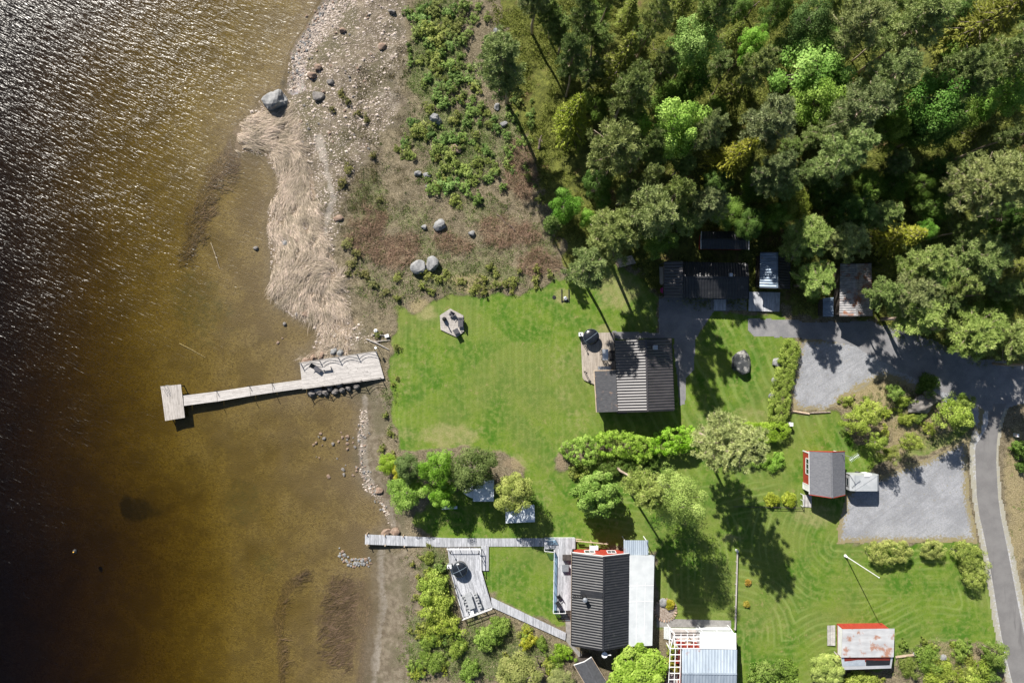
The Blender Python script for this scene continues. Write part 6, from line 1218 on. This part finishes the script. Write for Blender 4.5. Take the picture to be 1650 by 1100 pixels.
chairlike('garden_chair', 'dark garden chair at the top corner of the six sided deck', 728, 506, .2, 2.6, .7, .65, 'fabric', 'chair', True, 'seats on the six sided deck'); chairlike('garden_chair', 'dark garden chair at the bottom corner of the six sided deck', 735, 533.5, .2, .5, .75, .7, 'fabric', 'chair', True, 'seats on the six sided deck')
chairlike('garden_sofa', 'grey two seat sofa along the right edge of the six sided deck', 742, 519, .2, math.pi/2, 1.35, .7, 'fabric', 'sofa', True, 'seats on the six sided deck')
p = P(716,514,.6); t = thing('fire_stove', 'slim dark garden stove with tall flue on the six sided deck', 'stove', (p.x, p.y, .2)); mb = MB(); mb.lathe((p.x, p.y, .2), [(.2,0),(.3,.1),(.3,.6),(.12,.85)], 12); mb.build('firebox', M['black_metal'], t); mb = MB(); mb.tube([(p.x, p.y, 1.0), (p.x, p.y, 1.9)], .09, 8); mb.build('flue', M['black_metal'], t)
# fire pit frame
p = P(911,478); t = thing('fire_pit', 'black fire pit frame with hanging pot on the dry lawn patch', 'fire pit', p); mb = MB(); mb.box((P(905,0).x, P(0,476).y, .08), (.12,1.9,.16)); mb.box((P(916.5,0).x, P(0,476).y, .08), (.12,1.9,.16)); mb.box((P(911,0).x, P(0,485).y, .06), (1.0,.12,.12)); mb.build('frame', M['black_metal'], t); mb = MB(); mb.lathe(P(911,481,.0), [(.2,.05),(.28,.15),(.28,.35),(.2,.38)], 12); mb.build('pot', M['steel'], t)
tag((lambda mb: (mb.lathe(P(893,479,.0), [(.28,.0),(.28,.05),(.1,.06)], 12), mb.build('well_cover', M['black_metal'], None, P(893,479))))(MB())[1], 'dark round lid in the lawn left of the fire pit', 'lid')
# firewood shelter
t = thing('firewood_shelter', 'slatted firewood shelter under the three pines above the lawn corner', 'shelter', P(1010,424)); mb = MB(); a, b, c_, d = P(994,418,2.2), P(1018,411,2.2), P(1025,424,2.5), P(999,431,2.5)
for k in range(8): f0, f1 = (k+.1)/8, (k+.62)/8; mb.slab([a.lerp(d, f0), b.lerp(c_, f0), b.lerp(c_, f1), a.lerp(d, f1)], .06)
mb.build('roof_slats', M['grey_wood_y'], t); mb = MB()
for p in (a, b, c_, d): q = p.lerp((a+b+c_+d)/4, .08); mb.beam((q.x, q.y, -.2), (q.x, q.y, q.z-.06), .1, .1)
mb.build('posts', M['dark_wood'], t); mb = MB(); random.seed(4); m_ = (a+b+c_+d)/4
for k in range(60): x, z = random.uniform(-1, 1), random.uniform(.1, 1.5); u_ = (b-a).normalized(); q = m_+u_*x; mb.tube([(q.x-.2, q.y+.25, z), (q.x+.1, q.y-.35, z)], random.uniform(.05, .09), 6, random.random())
mb.build('firewood', M['timber'], t)
# boat, tarps and bench under the grove
t = thing('covered_boat', 'boat under a white tarpaulin tinted with blue shade showing below the wide olive tree', 'boat', P(762,792)); mb = MB(); pts = []
for k in range(9):
    f = k/8; cx = 747+26*f; wv = 12*math.sin(math.pi*min(.5, .06+f*.62)); zt = .9+.25*f; mid = P(cx, 792-2*f, zt)
    pts.append([P(cx, 792-2*f-wv, .5), P(cx, 792-2*f-wv*.9, zt-.15), mid+Vector((0,0,.12)), P(cx, 792-2*f+wv*.9, zt-.15), P(cx, 792-2*f+wv, .5)])
vs = [v for r_ in pts for v in r_]; fs = [(5*i+j, 5*i+j+1, 5*i+j+6, 5*i+j+5) for i in range(8) for j in range(4)]+[(0,1,2,3,4), (44,43,42,41,40)]+[(5*i, 5*i+5, 5*i+9, 5*i+4) for i in range(8)]; mb.add(vs, fs); mb.build('tarpaulin', M['tarp'], t); mb = MB(); mb.prism([P(750,789).xy, P(774,784).xy, P(774,797).xy, P(750,795).xy], .05, .48); mb.build('hull', M['dark_wood'], t)
h = House('boat_shed', 'low shed with pale flat sheet roof beside the covered boat', [P(764,781,2.1),P(796,781,2.1)], [P(764,772,2.1),P(796,772,2.1)], [P(762,807.5,1.9),P(795.5,807.5,1.9)], M['dark_wood'], oe=.15, og=.15, cat='shed'); h.roofs(M['tarp'], M['tarp'], 'slab', th=.07)
t = thing('trampoline', 'square white tarpaulin frame tinted with blue shade, half hidden by the round olive tree', 'tarpaulin frame', P(838,825)); q = [P(814,815,.85),P(861,813,.85),P(862,840.5,.85),P(815,842.5,.85)]; mb = MB(); mb.slab(q, .05); mb.build('cover', M['tarp'], t)
for p in q: mb = MB(); e = p.lerp((q[0]+q[2])/2, .06); mb.beam((e.x, e.y, -.05), (e.x, e.y, .8), .07, .07); mb.build('leg', M['steel'], t)
t = thing('garden_bench', 'pale narrow bench in the shade left of the covered boat', 'bench', P(724,817)); p = P(724.5,817.5,.45); brick(t, 'seat', (p.x, p.y, .45), (2.2,.4,.06), M['tarp'], .04)
for s_ in (-.9, .9): brick(t, 'leg', (p.x+s_, p.y, .2), (.08,.36,.44), M['dark_wood'])
# ---------------------------------------------------------------- small garden things
g = P(1362,895); t = thing('flagpole', 'white flagpole rising from the lawn with its long thin shadow', 'flagpole', g); hh = 99*(1-537/591.); mb = MB(); mb.tube([g, g+Vector((0,0,hh*.5)), g+Vector((0,0,hh))], [.075,.06,.045], 10); mb.build('pole', M['white'], t); mb = MB(); mb.lathe(g, [(.22,0),(.22,.12),(.13,.3),(.13,.5)], 12); mb.build('base', M['white'], t); mb = MB(); mb.lathe(g+Vector((0,0,hh)), [(.03,0),(.08,.05),(.08,.1),(.02,.15)], 10); mb.build('finial', M['white'], t)
t = thing('plank_fence', 'low thin plank fence running down the lawn to the veranda', 'fence', P(1185,950)); mb = MB(); a, b = P(1186,886), P(1182.5,1012)
for k in range(8): p = a.lerp(b, k/7); mb.beam(p, p+Vector((0,0,.55)), .08, .08)
mb.build('posts', M['grey_wood_y'], t); mb = MB(); mb.beam(a+Vector((.06,0,.5)), b+Vector((.06,0,.5)), .14, .05); mb.beam(a+Vector((.05,0,.28)), b+Vector((.05,0,.28)), .03, .3); mb.build('rail', M['grey_wood_y'], t); mb = MB(); mb.box(a+Vector((0,.05,.35)), (.25,.25,.7)); mb.build('end_post', M['white'], t)
t = thing('wire_fence', 'thin dark wire fence across the lawn behind the two ball bushes', 'fence', P(1237,815)); a, b = P(1182,814.5), P(1292,816.5); mb = MB()
for k in range(10): p = a.lerp(b, k/9); mb.beam(p, p+Vector((0,0,.6)), .05, .05)
mb.build('posts', M['dark_wood'], t); mb = MB(); mb.beam(a+Vector((0,0,.55)), b+Vector((0,0,.55)), .04, .04); mb.beam(a+Vector((0,0,.3)), b+Vector((0,0,.3)), .03, .03); mb.build('wire', M['dark_wood'], t)
for i, (a, b, lab) in enumerate([((1277,662),(1304,666.5),'bare log edging the gravel yard, thicker left one'),((1305,665),(1338,663.5),'darker log edging the gravel yard, right one with shadow')]):
    mb = MB(); mb.tube([P(*a,.12), P(*b,.12)], .13-.03*i, 8); tag(mb.build('log', M['timber' if i == 0 else 'bark'], None, P(*a)), lab, 'log')
p = P(1270,682); t = thing('gate_post', 'short white post at the meeting corner of the two hedges', 'post', p); brick(t, 'shaft', (p.x, p.y, .55), (.42,.42,1.1), M['white']); brick(t, 'cap', (p.x, p.y, 1.13), (.52,.52,.07), M['white'])
p = P(1634,700); t = thing('marker_post', 'small white roadside marker on the dry verge beyond the road', 'marker', p); brick(t, 'shaft', (p.x, p.y, .4), (.3,.45,.8), M['white']); brick(t, 'reflector', (p.x-.157, p.y, .65), (.012,.3,.12), M['red'])
t = thing('flower_bed', 'round stone ringed flower bed between white roof and tree shadow', 'flower bed', P(1072,982)); mb = MB(); random.seed(8)
for k in range(26): a = k/26*6.283; p = P(1072,982)+Vector((1.55*math.cos(a), 1.6*math.sin(a), .06)); mb.box(p, (random.uniform(.2,.36), random.uniform(.18,.28), .22), a, random.random())
mb.build('edging_stones', M['pink_rock'], t); mb = MB(); mb.lathe(P(1072,982), [(1.45,.0),(1.4,.05),(.05,.09)], 20); mb.build('soil', M['bark'], t)
p = P(1067,468); tag((lambda mb: (mb.lathe(p, [(.3,0),(.42,.45),(.38,.45),(.36,.38),(.05,.38)], 12), mb.build('flower_pot', M['pink'], None, p)))(MB())[1], 'bright pink pot at the corner of the lean-to carport', 'pot')
t = thing('lumber_rack', 'pale lumber and boards leaning along the outer carport wall', 'lumber rack', P(1066,445)); mb = MB()
for k in range(7): mb.beam(P(1063+k*.9,431+random.uniform(-2,2),.2+.05*k), P(1064+k*.8,459+random.uniform(-3,3),.3+.08*k), .12, .04)
mb.build('boards', M['grey_wood_y'], t)
random.seed(9)
for a, b, r0, lab in [((591,546),(627,563),.09,'long bleached driftwood pole, crossing the others above the dock'),((600,539),(622,541),.08,'short bleached driftwood stick above the long pole'),((604,551),(629,548),.07,'thin bleached driftwood stick touching the lawn edge')]:
    A2, B2 = G(*a, .15), G(*b, .15); mb = MB(); mb.tube([A2, A2.lerp(B2, .5)+Vector((0,.08,.04)), B2], [r0, r0*.9, r0*.5], 7); tag(mb.build('driftwood', M['grey_wood_y'], None, A2), lab, 'driftwood')
for x, y, lab, zz in ((606,533,'white round float lying above the driftwood',.22),(624,541,'white crate by the lawn end of the driftwood',.3)):
    p = G(x, y); tt_ = thing('float' if zz < .25 else 'crate', lab, 'float' if zz < .25 else 'crate', p); mb = MB()
    if zz < .25: mb.lathe(p, [(.1,.0),(.26,.1),(.3,.25),(.22,.42),(.05,.48)], 14)
    else: 
        mb.box((p.x, p.y, p.z+.2), (.6,.45,.4), .3)
    mb.build('body', M['white'], tt_); mb = MB(); mb.box((p.x, p.y, p.z+(.5 if zz < .25 else .42)), (.12,.12,.06)); mb.build('handle', M['steel'], tt_)
t = thing('lantern_stand', 'thin white lantern stand where the wide dock meets the lawn', 'lantern stand', G(609,560)); g = G(609,560); mb = MB(); mb.tube([g, g+Vector((0,0,1.5))], .035, 6); mb.build('pole', M['black_metal'], t); mb = MB(); mb.box(g+Vector((0,0,1.6)), (.32,.32,.36), .5); mb.build('lamp_head', M['white'], t)
for a, b, lab in [((340,391),(354,433),'sunken log pointing at the reed bay, upper one'),((289,553),(331,576),'sunken log lying off the swimming platform, lower one'),((392,240),(425,228),'driftwood branch at the notch of the reed mat')]:
    A2, B2 = G(*a, .03), G(*b, .02); mb = MB(); mb.tube([A2, A2.lerp(B2, .5)+Vector((.05,.05,.03)), B2], [.09,.075,.04], 7); tag(mb.build('sunken_log', M['bark'], None, A2), lab, 'log')
p = P(121,888,WL); t = thing('mooring_buoy', 'tiny dark mooring buoy with yellow tip floating alone on the lake', 'buoy', p); mb = MB(); mb.lathe(p, [(.1,-.25),(.32,-.1),(.34,.1),(.2,.26),(.05,.3)], 14); mb.build('float_body', M['black_metal'], t); mb = MB(); mb.lathe(p+Vector((0,0,.3)), [(.09,0),(.1,.1),(.03,.16)], 10); mb.build('tip', M['yellow'], t)
# bare trunks and stumps of the wood
random.seed(14)
def snag(a, b, r0, lab, lean_h=None, name='fallen_trunk'):
    A2, B2 = G(*a, .1), (G(*b, .25) if lean_h is None else P(*b, lean_h)); L = (B2-A2).length; mb = MB(); mb.tube([A2.lerp(B2, k/5)+Vector((.03*L*math.sin(k*1.7), .02*L*math.sin(k*2.3), 0)) for k in range(6)], [r0*(1-.12*k) for k in range(6)], 8)
    for k in range(7): f = random.uniform(.4, .98); q = A2.lerp(B2, f); mb.tube([q, q+Vector((random.uniform(-1,1), random.uniform(-1,1), random.uniform(.1,.7)))*.9], [.03,.012], 4)
    tag(mb.build(name, M['twig'], None, A2), lab, 'tree trunk')
snag((868,240),(872,218),.2,'broken pale stump with split top below the lone grey pine',1.2,'tree_stump'); snag((1082,92),(1052,78),.13,'thin bleached dead trunk leaning between the birches',5,'dead_trunk'); snag((1200,30),(1222,2),.17,'bare pale trunk at the top edge left of the dark birch',4.5,'dead_trunk')
snag((1238,102),(1268,70),.13,'thin fallen trunk under the dark top edge birch'); snag((1256,138),(1276,122),.1,'short fallen stick beside the pale willow clump'); snag((1143,158),(1172,116),.09,'thin leaning dead trunk beside the feathery birch',6,'dead_trunk')
snag((845,1062),(835,1048),.16,'short grey stump post under the flowering bush',1.5,'tree_stump'); snag((869,1072),(864,1056),.16,'second grey stump post nearer the tilted hut',1.5,'tree_stump'); snag((835,456),(790,467),.1,'long bleached branch lying along the rough lawn edge'); snag((800,345),(830,372),.06,'thin bare branch lying in the rusty brushwood')
